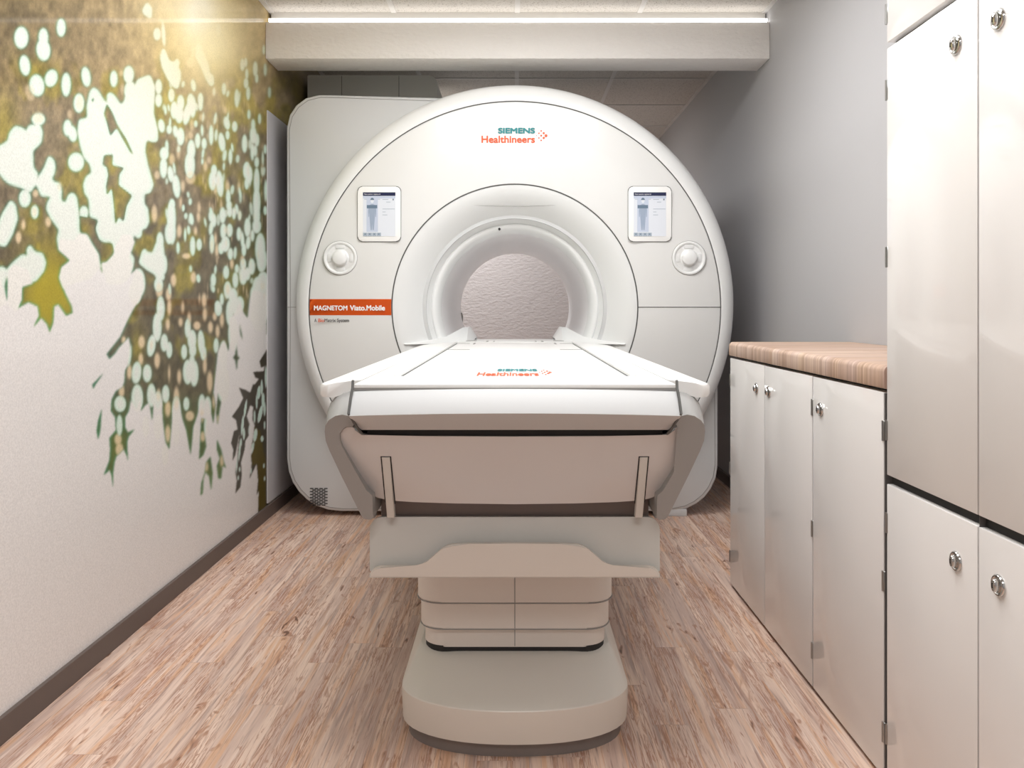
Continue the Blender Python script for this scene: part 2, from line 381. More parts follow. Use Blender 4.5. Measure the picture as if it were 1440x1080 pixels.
# ---- left wall with the printed tree mural (print traced on a chart of the wall, stored as a colour attribute)
def mural():
    X0, X1, Y0, Y1 = -440, 440, -160, 760
    W_, H_ = X1-X0, Y1-Y0
    gx, gy = np.meshgrid(np.arange(X0, X1)+.5, np.arange(Y0, Y1)+.5)
    rs = np.random.RandomState(4)
    def blur(a, s):
        k = int(3*s)+1; t = np.arange(-k, k+1); g = np.exp(-t*t/(2*s*s)); g /= g.sum()
        a = np.apply_along_axis(lambda r: np.convolve(np.pad(r, k, 'edge'), g, 'valid'), 1, a)
        return np.apply_along_axis(lambda r: np.convolve(np.pad(r, k, 'edge'), g, 'valid'), 0, a)
    def fill(mask, pts, v=1.0):
        p = np.array(pts, float); x0, x1 = int(p[:, 0].min())-1, int(p[:, 0].max())+2; y0, y1 = int(p[:, 1].min())-1, int(p[:, 1].max())+2
        sl = np.s_[max(0, y0-Y0):max(0, y1-Y0), max(0, x0-X0):max(0, x1-X0)]
        xx, yy = gx[sl], gy[sl]; acc = np.zeros(xx.shape)
        for dx, dy in ((-.25, -.25), (.25, -.25), (-.25, .25), (.25, .25)):
            c = np.zeros(xx.shape, bool)
            for (ax, ay), (bx_, by) in zip(p, np.roll(p, -1, 0)):
                if ay == by: continue
                k = ((ay > yy+dy) != (by > yy+dy)) & (xx+dx < (bx_-ax)*(yy+dy-ay)/(by-ay)+ax); c ^= k
            acc += c*.25
        mask[sl] = np.maximum(mask[sl]*(1 if v else 1), acc*v) if v > 0 else mask[sl]*(1-acc)
    def ell(mask, cx, cy, rx, ry, ang=0, soft=1.2, v=1.0):
        R = max(rx, ry)+4; sl = np.s_[int(max(0, cy-R-Y0)):int(cy+R-Y0)+1, int(max(0, cx-R-X0)):int(cx+R-X0)+1]
        a = math.radians(ang); dx, dy = gx[sl]-cx, gy[sl]-cy
        u = dx*math.cos(a)+dy*math.sin(a); t = -dx*math.sin(a)+dy*math.cos(a)
        d = (1-np.sqrt((u/rx)**2+(t/ry)**2))*min(rx, ry)
        mask[sl] = np.maximum(mask[sl], np.clip(d/soft+.5, 0, 1)*v)
    Z = lambda: np.zeros((H_, W_))
    # foliage mass
    mass = Z()
    fill(mass, [(X0-5, Y0-5), (X1+5, Y0-5), (X1+5, 470), (375, 470), (374, 415), (366, 410), (356, 408), (351, 420), (348, 447), (343, 440), (338, 425), (330, 440),
        (322, 450), (324, 475), (321, 494), (315, 478), (306, 495), (304, 515), (302, 532), (300, 552), (303, 570), (300, 596), (297, 580), (292, 560), (286, 575), (283, 560),
        (277, 585), (272, 600), (268, 640), (262, 605), (257, 590), (253, 572), (250, 560), (243, 572), (241, 600), (238, 632), (233, 622), (229, 590), (228, 560), (222, 575),
        (216, 565), (214, 592), (210, 566), (204, 570), (198, 578), (199, 556), (192, 575), (184, 562), (181, 578), (176, 587), (176, 601), (180, 608), (189, 604), (181, 614), (179, 621),
        (179, 632), (180, 648), (178, 640), (174, 632), (168, 638), (164, 641), (161, 650), (159, 665), (159, 686), (157, 668), (154, 661), (146, 668), (154, 647), (155, 632), (154, 616), (163, 605),
        (162, 587), (156, 578), (157, 562), (163, 550), (172, 545), (175, 537), (176, 521), (180, 514), (183, 496), (183, 483), (181, 474), (167, 489), (161, 498), (154, 505), (150, 498),
        (169, 474), (178, 454), (187, 436), (198, 419), (203, 404), (200, 385), (192, 378), (184, 385), (187, 372), (181, 362), (186, 352), (190, 340), (184, 330), (172, 330), (160, 350), (161, 357), (150, 369), (143, 369),
        (144, 384), (140, 374), (138, 358), (128, 342), (122, 330), (112, 328), (104, 338), (84, 336), (82, 350), (98, 366), (86, 376), (84, 392), (92, 413), (101, 431), (102, 440), (93, 444), (82, 428), (76, 431),
        (75, 453), (70, 467), (66, 456), (58, 447), (47, 460), (55, 444), (53, 431), (40, 425), (24, 434), (31, 422), (31, 404), (46, 399), (40, 380), (20, 372), (12, 380), (10, 424), (3, 400), (-6, 380), (-30, 400), (-60, 430), (-90, 400), (-140, 450), (-170, 420), (-240, 470), (-300, 430), (X0-5, 460)])
    for p in ([(138, 592), (143, 575), (141, 605), (138, 618), (136, 606)], [(283, 588), (290, 590), (288, 612), (290, 628), (286, 640), (280, 646), (281, 628)],
              [(296, 642), (299, 665), (297, 690), (294, 670), (289, 664), (286, 674), (285, 694), (282, 697), (283, 680), (288, 664), (290, 650)],
              [(305, 618), (311, 632), (315, 650), (318, 658), (313, 655), (311, 673), (307, 673), (305, 655), (309, 645), (305, 632)],
              [(332, 480), (334, 500), (337, 503), (334, 507), (333, 522), (331, 507), (328, 503), (331, 498)], [(337, 455), (340, 470), (341, 478), (338, 470)],
              [(307, 552), (312, 560), (309, 575), (306, 598), (304, 580)], [(130, 541), (146, 524), (134, 541), (131, 547)]): fill(mass, p)
    # dark crisp leaves at the far end
    dk = Z()
    for p in ([(376, 490), (365, 508), (367, 517), (372, 515), (371, 522), (356, 523), (359, 531), (364, 533), (358, 541), (356, 540), (352, 552), (345, 548), (336, 545), (342, 560), (336, 572), (326, 586), (332, 591), (334, 604), (329, 606), (325, 623), (328, 632), (327, 648),
               (331, 640), (334, 625), (337, 607), (334, 640), (331, 664), (333, 676), (331, 694), (338, 685), (340, 668), (339, 650), (344, 632), (345, 620), (350, 612), (351, 597), (347, 585), (352, 570), (356, 572), (355, 590), (358, 598), (356, 615), (353, 632),
               (356, 628), (353, 641), (354, 652), (351, 673), (361, 652), (363, 676), (361, 696), (364, 690), (363, 722), (378, 712)],):
        fill(dk, p)
    ol2 = Z(); fill(ol2, [(358, 600), (366, 606), (370, 630), (374, 650), (374, 716), (363, 722), (363, 676), (361, 652), (354, 655), (353, 641), (357, 625)])
    wd = Z()
    for e in [(341, 598, 1.6, 13, 5), (337, 633, 1.2, 14, 5), (333, 652, 1, 12, 3), (345, 575, 1.5, 12, 8), (364, 552, 2.4, 9, 5), (368, 545, 1.5, 10), (351, 606, 1.5, 8), (370, 563, 2.2, 10), (366, 582, 2.5, 12, 12), (372, 575, 1.5, 9), (359, 612, 2.5, 9, 8),
              (355, 630, 1.8, 8, 12), (339, 622, 1.2, 5), (343, 610, 1.5, 8), (361, 565, 1.3, 9), (372, 598, 1, 5), (368.5, 617, 2, 4), (371, 655, 1, 3), (372, 673, .8, 3), (353, 662, 1, 4), (337, 660, 1, 3), (374, 530, 1.5, 14), (358, 586, 1.2, 8), (335, 672, .8, 3)]:
        ell(wd, *e, soft=.8)
    # bright sky showing between the leaves
    W = Z()
    ells = [(30, 53, 9.5, 15), (61, 53, 6.5, 13), (61, 70, 9.5, 15, -6), (86, 39, 6, 12), (35, 92, 7, 14, -8), (52, 120, 10, 15, -8), (72, 110, 8.5, 12, 15), (93, 119, 6.2, 16), (121, 108, 6, 13.5, -8), (160, 111, 5, 11),
        (181, 105, 7, 12), (111, 145, 7, 13), (35, 279, 8, 12), (54, 168, 9, 8), (95, 180, 5.5, 11), (102, 188, 6, 11, -10), (107, 228, 11, 13), (183, 128, 8, 14), (185, 150, 9, 18), (118, 299, 6, 9), (49, 298, 5, 9), (221, 48, 5, 8.5), (230, 48, 2.6, 16, -4),
        (272, 120, 3, 8, -8), (223, 122, 4.5, 10), (223, 141, 4.5, 9), (241, 134, 4, 9), (254, 145, 5, 11), (268, 145, 5, 13), (282, 140, 3.5, 9), (315, 125, 2.8, 8), (333, 138, 3, 12), (341, 91, 3, 8), (345.5, 88, 2, 6), (347, 104, 2, 7), (346, 117, 3, 7),
        (349, 131, 2.5, 9), (359, 97, 3, 10), (361, 110, 2, 6), (373, 98, 2, 8), (371, 70, 1.6, 6), (379, 130, 2, 7), (307, 42, 3.5, 8), (245, 155, 5, 12), (252, 160, 6, 13), (263, 160, 5, 15, 10), (271, 150, 4.5, 15), (282, 147, 3, 8), (227, 177, 4.5, 9, -8), (238, 182, 3.5, 6),
        (247, 185, 3.5, 8, -10), (254, 192, 5, 12), (278, 198, 3.5, 10), (287, 202, 3.4, 7.5), (297, 190, 3, 13), (319, 173, 4, 9, -10), (330, 178, 3.5, 7), (320, 190, 2.6, 6), (312, 200, 4.5, 13, -8), (324, 220, 2.5, 10), (344, 202, 3.5, 12), (356, 190, 4.5, 12), (361, 197, 3.3, 9), (356, 176, 2.5, 8),
        (355, 213, 2.5, 12), (359, 212, 2.5, 8), (365, 167, 2, 6.5), (350, 161, 2, 6), (231, 216, 6, 9), (230, 236, 5, 14), (240, 245, 4, 11, -8), (248, 262, 5, 16, -6), (269, 211, 5.5, 14), (267, 232, 7, 18), (299, 254, 5.2, 13), (301, 240, 4, 8), (309, 258, 5, 18, -5),
        (321, 277, 3, 10), (347, 240, 5, 12), (350, 246, 5, 13), (347, 258, 3, 8), (361, 228, 3, 7), (361, 256, 4, 20), (361, 285, 5, 22), (373, 210, 2, 6), (374, 268, 2.2, 14), (242, 288, 4, 8), (241, 308, 6, 27), (238, 328, 6, 15), (242, 325, 5, 18), (271, 346, 3.6, 13), (280, 344, 3.6, 8), (269, 308, 3, 8, -8),
        (297, 304, 3.5, 8), (301, 310, 3, 9), (297, 320, 2.8, 10, 8), (298, 342, 3, 13), (313, 303, 4.2, 11), (322, 289, 3.5, 7), (323, 297, 3.5, 8), (329, 300, 2.6, 8), (337, 303, 2.2, 6), (314, 325, 4, 11), (323, 324, 4, 9), (317, 343, 6, 11), (311, 349, 4, 8), (324, 357, 3.5, 8), (318, 383, 4, 9), (331, 394, 4, 11),
        (333, 378, 2.6, 6), (300, 394, 3.5, 9), (348, 320, 4.3, 13), (361, 303, 4.5, 18), (361, 318, 6, 10), (355, 331, 2.6, 8), (336, 329, 3, 9), (341, 338, 2.4, 12, -4), (343, 351, 3, 9), (349, 341, 3, 9, 5), (354, 375, 4.5, 11), (342, 388, 5.5, 12), (348, 385, 4, 9), (342, 372, 4, 8), (373, 296, 2.3, 6),
        (366, 350, 7, 22), (368, 365, 7, 18), (363, 405, 8, 16), (370, 400, 9, 18), (358, 415, 6, 14), (372, 425, 12, 25), (364, 440, 12, 26), (225, 340, 5, 13), (223, 400, 6, 10), (320, 408, 5, 12), (328, 418, 6, 13), (337, 428, 6, 11), (306, 430, 4, 7), (312, 421, 2.6, 8),
        (226, 434, 5.5, 17), (221, 460, 6, 20), (213, 486, 5.5, 15, 8), (231, 482, 5, 12), (238, 492, 4, 11), (264, 462, 4, 13), (270, 478, 6, 14), (271, 492, 5, 10), (259, 495, 4, 10), (283, 482, 4.6, 17, -4), (286, 496, 4, 10), (307, 434, 5, 10), (323, 440, 5, 18), (328, 470, 7, 24), (332, 432, 6, 12), (304, 486, 3.4, 10), (314, 500, 6, 20), (314, 540, 9, 26),
        (192, 524, 6.5, 15, 5), (207, 525, 6, 12), (264, 523, 6.5, 17), (273, 525, 6, 18), (270, 512, 4, 14), (213, 556, 6, 16), (222, 565, 6, 14), (233, 554, 5, 12), (193, 560, 8, 19), (169, 568, 8, 11), (262, 568, 4, 9), (284, 570, 5, 15), (292, 572, 5, 14), (248, 578, 6, 20), (290, 600, 3, 14), (205, 600, 5, 15), (222, 600, 6, 18), (276, 610, 4, 14),
        (232, 640, 5, 14), (248, 600, 5, 26), (168, 598, 4, 14), (182, 500, 2.4, 14, 6), (230, 372, 5, 14), (195, 398, 9, 20), (190, 412, 9, 16)]
    for e in ells: ell(W, *e)
    polys = [[(21, 177), (33, 180), (37, 187), (40, 176), (56, 175), (60, 186), (58, 201), (46, 212), (47, 236), (53, 243), (49, 261), (43, 271), (32, 265), (12, 258), (4, 251), (0, 244), (-12, 240), (-14, 215), (0, 205), (11, 198), (13, 187)],
        [(69, 218), (76, 225), (78, 234), (76, 246), (72, 251), (78, 257), (83, 256), (87, 268), (86, 282), (92, 286), (96, 274), (102, 270), (108, 277), (111, 300), (112, 329), (122, 329), (129, 342), (139, 358), (141, 376), (128, 392), (100, 400), (90, 408), (83, 390), (88, 375), (103, 370), (97, 362), (83, 352), (80, 336), (83, 323),
         (72, 308), (65, 294), (67, 283), (74, 276), (58, 276), (51, 259), (56, 246), (62, 236)],
        [(15, 281), (22, 288), (25, 308), (18, 329), (8, 347), (0, 345), (-8, 340), (-6, 325), (0, 308), (4, 299)],
        [(42, 343), (49, 354), (60, 356), (65, 369), (62, 381), (51, 395), (31, 401), (29, 420), (24, 440), (12, 430), (11, 377), (18, 369), (31, 358), (35, 358), (41, 365), (37, 352)],
        [(4, 374), (10, 381), (6, 402), (9, 430), (-10, 430), (-10, 380)],
        [(126, 130), (131, 122), (138, 127), (147, 142), (152, 150), (150, 134), (155, 129), (162, 135), (170, 148), (175, 142), (178, 125), (190, 120), (193, 112), (203, 108), (211, 105), (218, 122), (216, 159), (222, 183), (222, 199), (214, 200), (206, 196), (204, 212), (208, 232), (216, 260), (211, 272), (203, 272), (203, 287),
         (208, 292), (210, 312), (205, 323), (200, 320), (199, 333), (193, 336), (188, 326), (187, 340), (180, 351), (189, 363), (187, 377), (181, 392), (172, 400), (150, 400), (143, 372), (150, 369), (160, 358), (157, 340), (147, 341), (139, 336), (135, 326), (135, 316), (139, 309), (126, 305), (125, 280), (119, 272), (117, 260), (121, 248), (129, 243), (126, 230),
         (118, 222), (113, 205), (109, 185), (111, 168), (123, 166), (122, 150)],
        [(200, 14), (207, 2), (214, 12), (213, 28), (208, 24), (202, 20)], [(229, 65), (225, 80), (228, 95), (235, 110), (243, 122), (250, 126), (254, 112), (254, 98), (250, 96), (253, 88), (249, 80), (245, 88), (238, 85), (233, 72)],
        [(276, 60), (275, 80), (283, 95), (290, 112), (297, 123), (301, 118), (300, 105), (295, 104), (293, 90), (288, 78), (282, 62)],
        [(195, 370), (200, 352), (205, 348), (207, 360), (210, 350), (213, 360), (218, 345), (224, 330), (229, 338), (231, 355), (232, 370), (229, 385), (228, 396), (222, 398), (218, 386), (207, 380)]]
    WP = Z()
    for p in polys: fill(WP, p)
    WP = np.clip((blur(WP, 2.3)-.36)/.26, 0, 1); W = np.maximum(W, WP)
    for _ in range(150):
        cx = rs.uniform(X0, -20); cy = rs.uniform(60, 420); r = rs.uniform(5, 17)
        ell(W, cx, cy, r*.8, r*1.3, rs.uniform(-20, 20))
    for _ in range(70):
        ell(W, rs.uniform(228, 372), rs.uniform(112, 420), rs.uniform(1.2, 2.6), rs.uniform(4, 9), rs.uniform(-10, 10), v=rs.uniform(.55, 1))
    W = np.clip(blur(W, .7), 0, 1)
    # leaf colour patches over white
    gap = Z()
    for p in ([(146, 218), (159, 217), (158, 232), (175, 236), (168, 245), (167, 260), (186, 275), (178, 290), (174, 312), (167, 305), (162, 318), (160, 290), (157, 264), (150, 276), (149, 262), (152, 246), (150, 235), (144, 232)],
              [(150, 145), (158, 158), (165, 175), (178, 196), (189, 220), (183, 214), (170, 191), (164, 180), (155, 192), (150, 172), (146, 160)], [(112, 303), (125, 306), (138, 310), (134, 322), (140, 338), (147, 343), (158, 342), (161, 354), (150, 366), (143, 358), (137, 345), (128, 334), (122, 328), (113, 325)],
              [(128, 140), (133, 136), (131, 146)]): fill(gap, p)
    gap = np.clip((blur(gap, 1.5)-.32)/.3, 0, 1)
    # pale orange bokeh
    C = Z()
    for e in [(42, 130, 6, 12, -10), (54, 165, 8, 8), (112, 145, 5, 10), (171, 103, 3, 4), (172, 125, 3, 7), (48, 298, 4, 7), (33, 316, 3, 7), (26, 334, 4, 8), (68, 312, 4, 7), (98, 160, 3, 6), (84, 262, 3, 6), (50, 272, 4, 5), (242, 133, 3, 7), (268, 88, 6, 7), (271, 74, 2.5, 10), (301, 130, 3, 6), (319, 120, 2, 7),
              (284, 165, 4, 5), (304, 168, 2.4, 5), (317, 155, 3, 5), (270, 177, 3, 9), (268, 190, 3, 6), (251, 213, 3, 10), (242, 224, 4, 8), (262, 196, 1.8, 5), (268, 250, 7, 9), (289, 234, 3, 7), (294, 225, 3, 5), (320, 262, 3, 8), (221, 246, 4, 6), (257, 262, 3, 8), (303, 267, 3, 6), (369, 240, 1.7, 10), (254, 285, 2, 8), (336, 262, 2, 8),
              (252, 325, 3.6, 9), (279, 305, 2.6, 7), (275, 325, 2.5, 6), (280, 292, 2.4, 8), (217, 300, 4, 12), (298, 347, 2.5, 9), (303, 336, 2, 8), (305, 352, 2.6, 10), (337, 303, 2, 7), (326, 371, 2.8, 7), (272, 390, 4, 8), (244, 394, 4, 9), (318, 323, 2.5, 5), (262, 360, 6, 4), (341, 366, 3, 7), (311, 288, 1.5, 8), (320, 406, 3, 8),
              (224, 408, 5, 10), (237, 414, 4, 9), (287, 422, 3.5, 10), (280.5, 420, 1.4, 6), (238, 432, 3, 12), (257, 432, 2.2, 8), (254, 453, 3, 6), (266, 448, 2.8, 9), (236, 456, 3, 8), (277, 458, 5, 6), (288, 442, 3, 9), (296, 460, 3.5, 8), (306, 466, 3, 9), (302, 445, 3, 6), (312, 450, 3, 10), (199, 481, 4.5, 9), (198, 505, 3.5, 8), (221, 507, 4, 11), (174, 478, 3, 5),
              (182, 523, 3.5, 10), (238, 525, 1.8, 10), (252, 530, 3, 10), (288, 515, 3, 10), (295, 537, 4, 15), (171, 550, 4, 9), (248, 560, 4, 16), (236, 575, 4, 11), (236, 610, 4, 12), (267, 585, 6, 7), (285, 614, 4, 7), (290, 656, 3, 7), (166, 618, 5, 8), (168, 632, 5.5, 9), (223, 555, 3, 8), (284, 585, 3, 9), (301, 565, 2.5, 9), (312, 648, 3, 8), (307, 590, 3, 6), (213, 485, 2, 6), (288, 505, 2.5, 8)]:
        ell(C, *e, soft=2.2)
    C = np.clip(blur(C, .8), 0, 1)
    # random fine bokeh inside the far part of the foliage
    for _ in range(90):
        cx = rs.uniform(285, 374); cy = rs.uniform(130, 420); ell(C, cx, cy, rs.uniform(.8, 1.8), rs.uniform(3, 7), soft=1.5, v=.55)
    def fbm(sx, sy, seed):
        r = np.random.RandomState(seed); out = Z()
        for o_, a_ in ((1, .55), (2, .3), (4, .15)):
            gw, gh = int(W_/(sx/o_))+3, int(H_/(sy/o_))+3; g = r.rand(gh, gw)
            u = (gx-X0)/(sx/o_); v = (gy-Y0)/(sy/o_); iu, iv = u.astype(int), v.astype(int); fu, fv = u-iu, v-iv
            fu = fu*fu*(3-2*fu); fv = fv*fv*(3-2*fv)
            out += a_*(g[iv, iu]*(1-fu)*(1-fv)+g[iv, iu+1]*fu*(1-fv)+g[iv+1, iu]*(1-fu)*fv+g[iv+1, iu+1]*fu*fv)
        return out
    c = lambda *v: np.array(v, float)/255
    def mix(a, b, t): return a*(1-t[..., None])+b*t[..., None]
    paper = np.ones((H_, W_, 3))*c(234, 230, 227)
    sun = np.exp(-(((gx-285)/70)**2+((gy-20)/70)**2))
    t1 = np.clip((gy-90)/260, 0, 1); n1 = fbm(70, 70, 1)
    br = mix(np.ones_like(paper)*c(160, 140, 106), c(112, 100, 82), t1)
    lft = np.clip((170-gx)/230, 0, 1)*np.clip((200-gy)/170, 0, 1)
    br = mix(br, c(104, 90, 62), lft*.95)
    t2 = np.clip((gy-300)/220, 0, 1); br = mix(br, c(96, 88, 66), t2)
    n2 = fbm(26, 46, 2); ol = np.clip((n2-.53)*6, 0, 1)*np.clip((gy-60)/80, 0, 1)
    for (ox, oy, rx, ry) in ((115, 260, 30, 50), (75, 400, 40, 80), (45, 320, 18, 14), (5, 175, 22, 45), (286, 325, 6, 18), (172, 275, 16, 30), (215, 222, 14, 16), (193, 490, 10, 30), (212, 305, 8, 10), (340, 420, 10, 30), (118, 322, 12, 14), (50, 100, 25, 18)):
        ol = np.maximum(ol, np.exp(-(((gx-ox)/rx)**2+((gy-oy)/ry)**2)*1.1))
    br = mix(br, c(156, 142, 54), ol*.62)
    far = np.clip((gx-290)/90, 0, 1)*np.clip((gy-150)/120, 0, 1); br = mix(br, c(70, 66, 44), far*.55)
    br *= (.74+.52*fbm(7, 13, 5))[..., None]
    leaf = np.exp(-(((gx-68)/45)**2+((gy-420)/70)**2)*1.2)
    br = mix(br, c(176, 160, 52), np.clip(leaf*1.2, 0, 1)*.9)
    # greens on thin low strands
    low = np.clip((gy-545)/60, 0, 1); br = mix(br, c(92, 112, 60), low*.75)
    br = mix(br, c(255, 226, 150), np.clip(sun*.9, 0, 1)*.8)
    massb = np.clip(blur(mass, .9), 0, 1)
    img = mix(paper, br, massb)
    sky = np.clip(W*1.0, 0, 1)*(1-gap)
    rim = np.clip(blur(W*(1-gap)*massb+(1-massb), 2.0)*1.7, 0, 1)*(1-W*(1-gap))*massb
    rim *= 1-np.clip(sun*1.4, 0, 1)
    img = mix(img, c(58, 158, 124), np.clip(rim, 0, 1)*(.30+.42*np.clip((240-gx)/150, 0, 1)))
    img = mix(img, c(250, 224, 186), C*(.45+.35*np.clip((gy-150)/200, 0, 1))*massb*(1-sky))
    img = mix(img, np.ones(3)*c(236, 233, 226), sky)
    inner = sky*np.clip(1.15-blur(sky, 3.0), 0, 1); img = mix(img, c(196, 236, 214), np.clip(inner*1.3, 0, 1)*massb*.75*(1-np.clip(sun*1.3, 0, 1)))
    img = mix(img, c(240, 220, 185), C*.45*sky*(gy > 120))
    dkb = blur(dk, .5)*(1-wd); img = mix(img, c(72, 66, 54), np.clip(dkb, 0, 1)); img = mix(img, c(98, 84, 30), np.clip(blur(ol2, 1.0)*(1-wd)*dkb, 0, 1)*.8)
    img = mix(img, c(205, 228, 215), np.clip(wd*blur(dk, .5), 0, 1))
    img = mix(img, c(252, 226, 160), np.clip(np.exp(-(((gx-292)/105)**2+((gy-40)/120)**2)), 0, 1)*.5)
    core = np.exp(-(((gx-282)/22)**2+((gy-22)/36)**2)); img = mix(img, c(255, 250, 232), np.clip(core*1.35, 0, 1))
    img = mix(img, c(255, 240, 190), np.clip(np.exp(-(((gx-298)/44)**2+((gy-55)/60)**2)), 0, 1)*.85)
    img = mix(img, c(255, 244, 215), np.clip(np.exp(-(((gx-262)/60)**2+((gy-5)/30)**2)), 0, 1)*.45)
    img = np.clip(img, 0, 1); img = np.where(img <= .04045, img/12.92, ((img+.055)/1.055)**2.4)
    # wall grid
    xs = np.concatenate([np.arange(-430, -2, 4.0), np.arange(-2, 416, 1.05)]); Yc = -XL*F/(VX-xs)
    Yc = np.concatenate([[YB], Yc, [4.6, YF]])
    zs = np.arange(0, CEIL+.0001, CEIL/600)
    YY, ZZ = np.meshgrid(Yc, zs); px = VX+XL*F/np.maximum(YY, .5); py = VY-(ZZ-EYE)*F/np.maximum(YY, .5)
    u = np.clip(px-X0-.5, 0, W_-1.001); v = np.clip(py-Y0-.5, 0, H_-1.001); iu, iv = u.astype(int), v.astype(int); fu, fv = (u-iu)[..., None], (v-iv)[..., None]
    colr = img[iv, iu]*(1-fu)*(1-fv)+img[iv, iu+1]*fu*(1-fv)+img[iv+1, iu]*(1-fu)*fv+img[iv+1, iu+1]*fu*fv
    nr, nc = YY.shape; co = np.stack([np.full(YY.shape, XL), YY, ZZ], -1).reshape(-1, 3)
    idx = np.arange(nr*nc).reshape(nr, nc)
    q = np.stack([idx[:-1, :-1], idx[:-1, 1:], idx[1:, 1:], idx[1:, :-1]], -1).reshape(-1, 4)
    nb = len(co)       # closing back so that the wall has a thickness
    ext = np.array([(XL-.1, YB-.1, 0), (XL-.1, YF+.1, 0), (XL-.1, YF+.1, CEIL), (XL-.1, YB-.1, CEIL)])
    co = np.vstack([co, ext]); me = bpy.data.meshes.new('wall_left')
    q = np.vstack([q, [[nb+3, nb+2, nb+1, nb]]])
    me.vertices.add(len(co)); me.vertices.foreach_set('co', co.ravel())
    me.loops.add(q.size); me.loops.foreach_set('vertex_index', q.ravel().astype(np.int32))
    me.polygons.add(len(q)); me.polygons.foreach_set('loop_start', np.arange(0, q.size, 4, dtype=np.int32))
    me.update(calc_edges=True)
    at = me.color_attributes.new('print', 'FLOAT_COLOR', 'POINT')
    full = np.ones((len(co), 4)); full[:nb, :3] = colr.reshape(-1, 3); at.data.foreach_set('color', full.ravel())
    m = mat('mural_print', (1, 1, 1, 1), .7, coat=.40, coat_rough=.06, spec=.1); N, L, b = nodes(m)
    a = N.new('ShaderNodeAttribute'); a.attribute_name = 'print'
    tc = N.new('ShaderNodeTexCoord'); n = N.new('ShaderNodeTexNoise'); n.inputs['Scale'].default_value = 230; n.inputs['Detail'].default_value = 2
    L.new(tc.outputs['Object'], n.inputs['Vector'])
    r = N.new('ShaderNodeValToRGB'); r.color_ramp.elements[0].position = .3; r.color_ramp.elements[1].position = .7
    r.color_ramp.elements[0].color = (.84, .84, .84, 1); r.color_ramp.elements[1].color = (1.0, 1.0, 1.0, 1)
    L.new(n.outputs['Fac'], r.inputs[0])
    mx = N.new('ShaderNodeMix'); mx.data_type = 'RGBA'; mx.blend_type = 'MULTIPLY'; mx.inputs['Factor'].default_value = 1
    L.new(a.outputs['Color'], mx.inputs[6]); L.new(r.outputs[0], mx.inputs[7]); L.new(mx.outputs[2], b.inputs['Base Color'])
    me.materials.append(m); M['mural'] = m
    o = bpy.data.objects.new('wall_left', me); COL.objects.link(o)
    tag(o, 'glossy wall printed with sunlit leaves on white', kind='structure')
mural()

# ------------------------------------------------------------------ MRI scanner
GC = (0.0, 0.99)                               # bore centre (x, z)
G = thing('mri_scanner', 'large white ring-shaped scanner with orange stripe and two small screens at the far end', 'medical scanner', (0, 3.8, 0))
R0, R1 = .9496, .5665
def body_outline(ins=0, n=40):
    x0, x1, z0, z1 = -1.082+ins, .963-ins, .022+ins, 1.998-ins; R = 1.005-ins; cx, cz = GC
    pts = []
    rl, rb, rr = .16-ins, .25-ins, .22-ins
    for (a, b_, q, s) in ((x0+rl, z1-rl, rl, PI/2), (x0+rb, z0+rb, rb, PI)):
        pts += [(a+q*math.cos(s+PI/2*i/10), b_+q*math.sin(s+PI/2*i/10)) for i in range(11)]
    pts += [(x1-rr+rr*math.cos(1.5*PI+PI/2*i/10), z0+rr+rr*math.sin(1.5*PI+PI/2*i/10)) for i in range(11)]
    s0 = math.acos(x1/R); s1 = PI-math.acos(.18/R)
    s0 = math.asin(min(1, math.sin(s0)))
    pts += [(cx+R*math.cos(s0+(s1-s0)*i/n), cz+R*math.sin(s0+(s1-s0)*i/n)) for i in range(n+1)]
    return pts
bo = body_outline()
# body shell has a hole for the bore: build as ring between outline and bore circle
def annulus(bm, out, y0, y1, rin, chamfer=.012):
    cx, cz = GC; n = 160
    def ray(pts, a):
        d = Vector((math.cos(a), math.sin(a))); best = None
        for p, q in zip(pts, pts[1:]+pts[:1]):
            p = Vector(p)-Vector(GC); q = Vector(q)-Vector(GC); e = q-p
            den = d.x*e.y-d.y*e.x
            if abs(den) < 1e-9: continue
            t = (p.x*e.y-p.y*e.x)/den; s = (p.x*d.y-p.y*d.x)/den
            if t > 0 and -1e-6 <= s <= 1+1e-6 and (best is None or t > best): best = t
        return best or 1
    rr = [ray(out, 2*PI*i/n) for i in range(n)]
    def row(f, y): return [(cx+f(i)*math.cos(2*PI*i/n), y, cz+f(i)*math.sin(2*PI*i/n)) for i in range(n)]
    rows = [row(lambda i: rin, y0), row(lambda i: rr[i]-chamfer*1.6, y0), row(lambda i: rr[i]-chamfer*.5, y0+chamfer*.35), row(lambda i: rr[i], y0+chamfer*1.3),
            row(lambda i: rr[i], y1-.02), row(lambda i: rr[i]-.02, y1), row(lambda i: rin, y1)]
    rows.append(rows[0])
    R = [[bm.verts.new(p) for p in r] for r in rows[:-1]]; R.append(R[0])
    for a, b in zip(R, R[1:]):
        for i in range(n): j = (i+1) % n; bm.faces.new((a[i], b[i], b[j], a[j]))
    return bm, rr
# denser outline sampling through rays
bmB, rr = annulus(bmesh.new(), bo, 3.80, 5.25, .42)
body = obj('body', bmB, 'body', G, 40)
bm = bmesh.new()
n = 160; tube(bm, [(GC[0]+(rr[i]-.020)*math.cos(2*PI*i/n), 3.7995, GC[1]+(rr[i]-.020)*math.sin(2*PI*i/n)) for i in range(n)], .0014, 5, True)
obj('panel_seam', bm, 'fine_seam', body, label='thin dark outline of the side cover')
bm = bmesh.new(); tube(bm, [(-1.075, 3.7995, .99), (-1.02, 3.7995, .99)], .0014, 5); obj('panel_seam', bm, 'fine_seam', body)
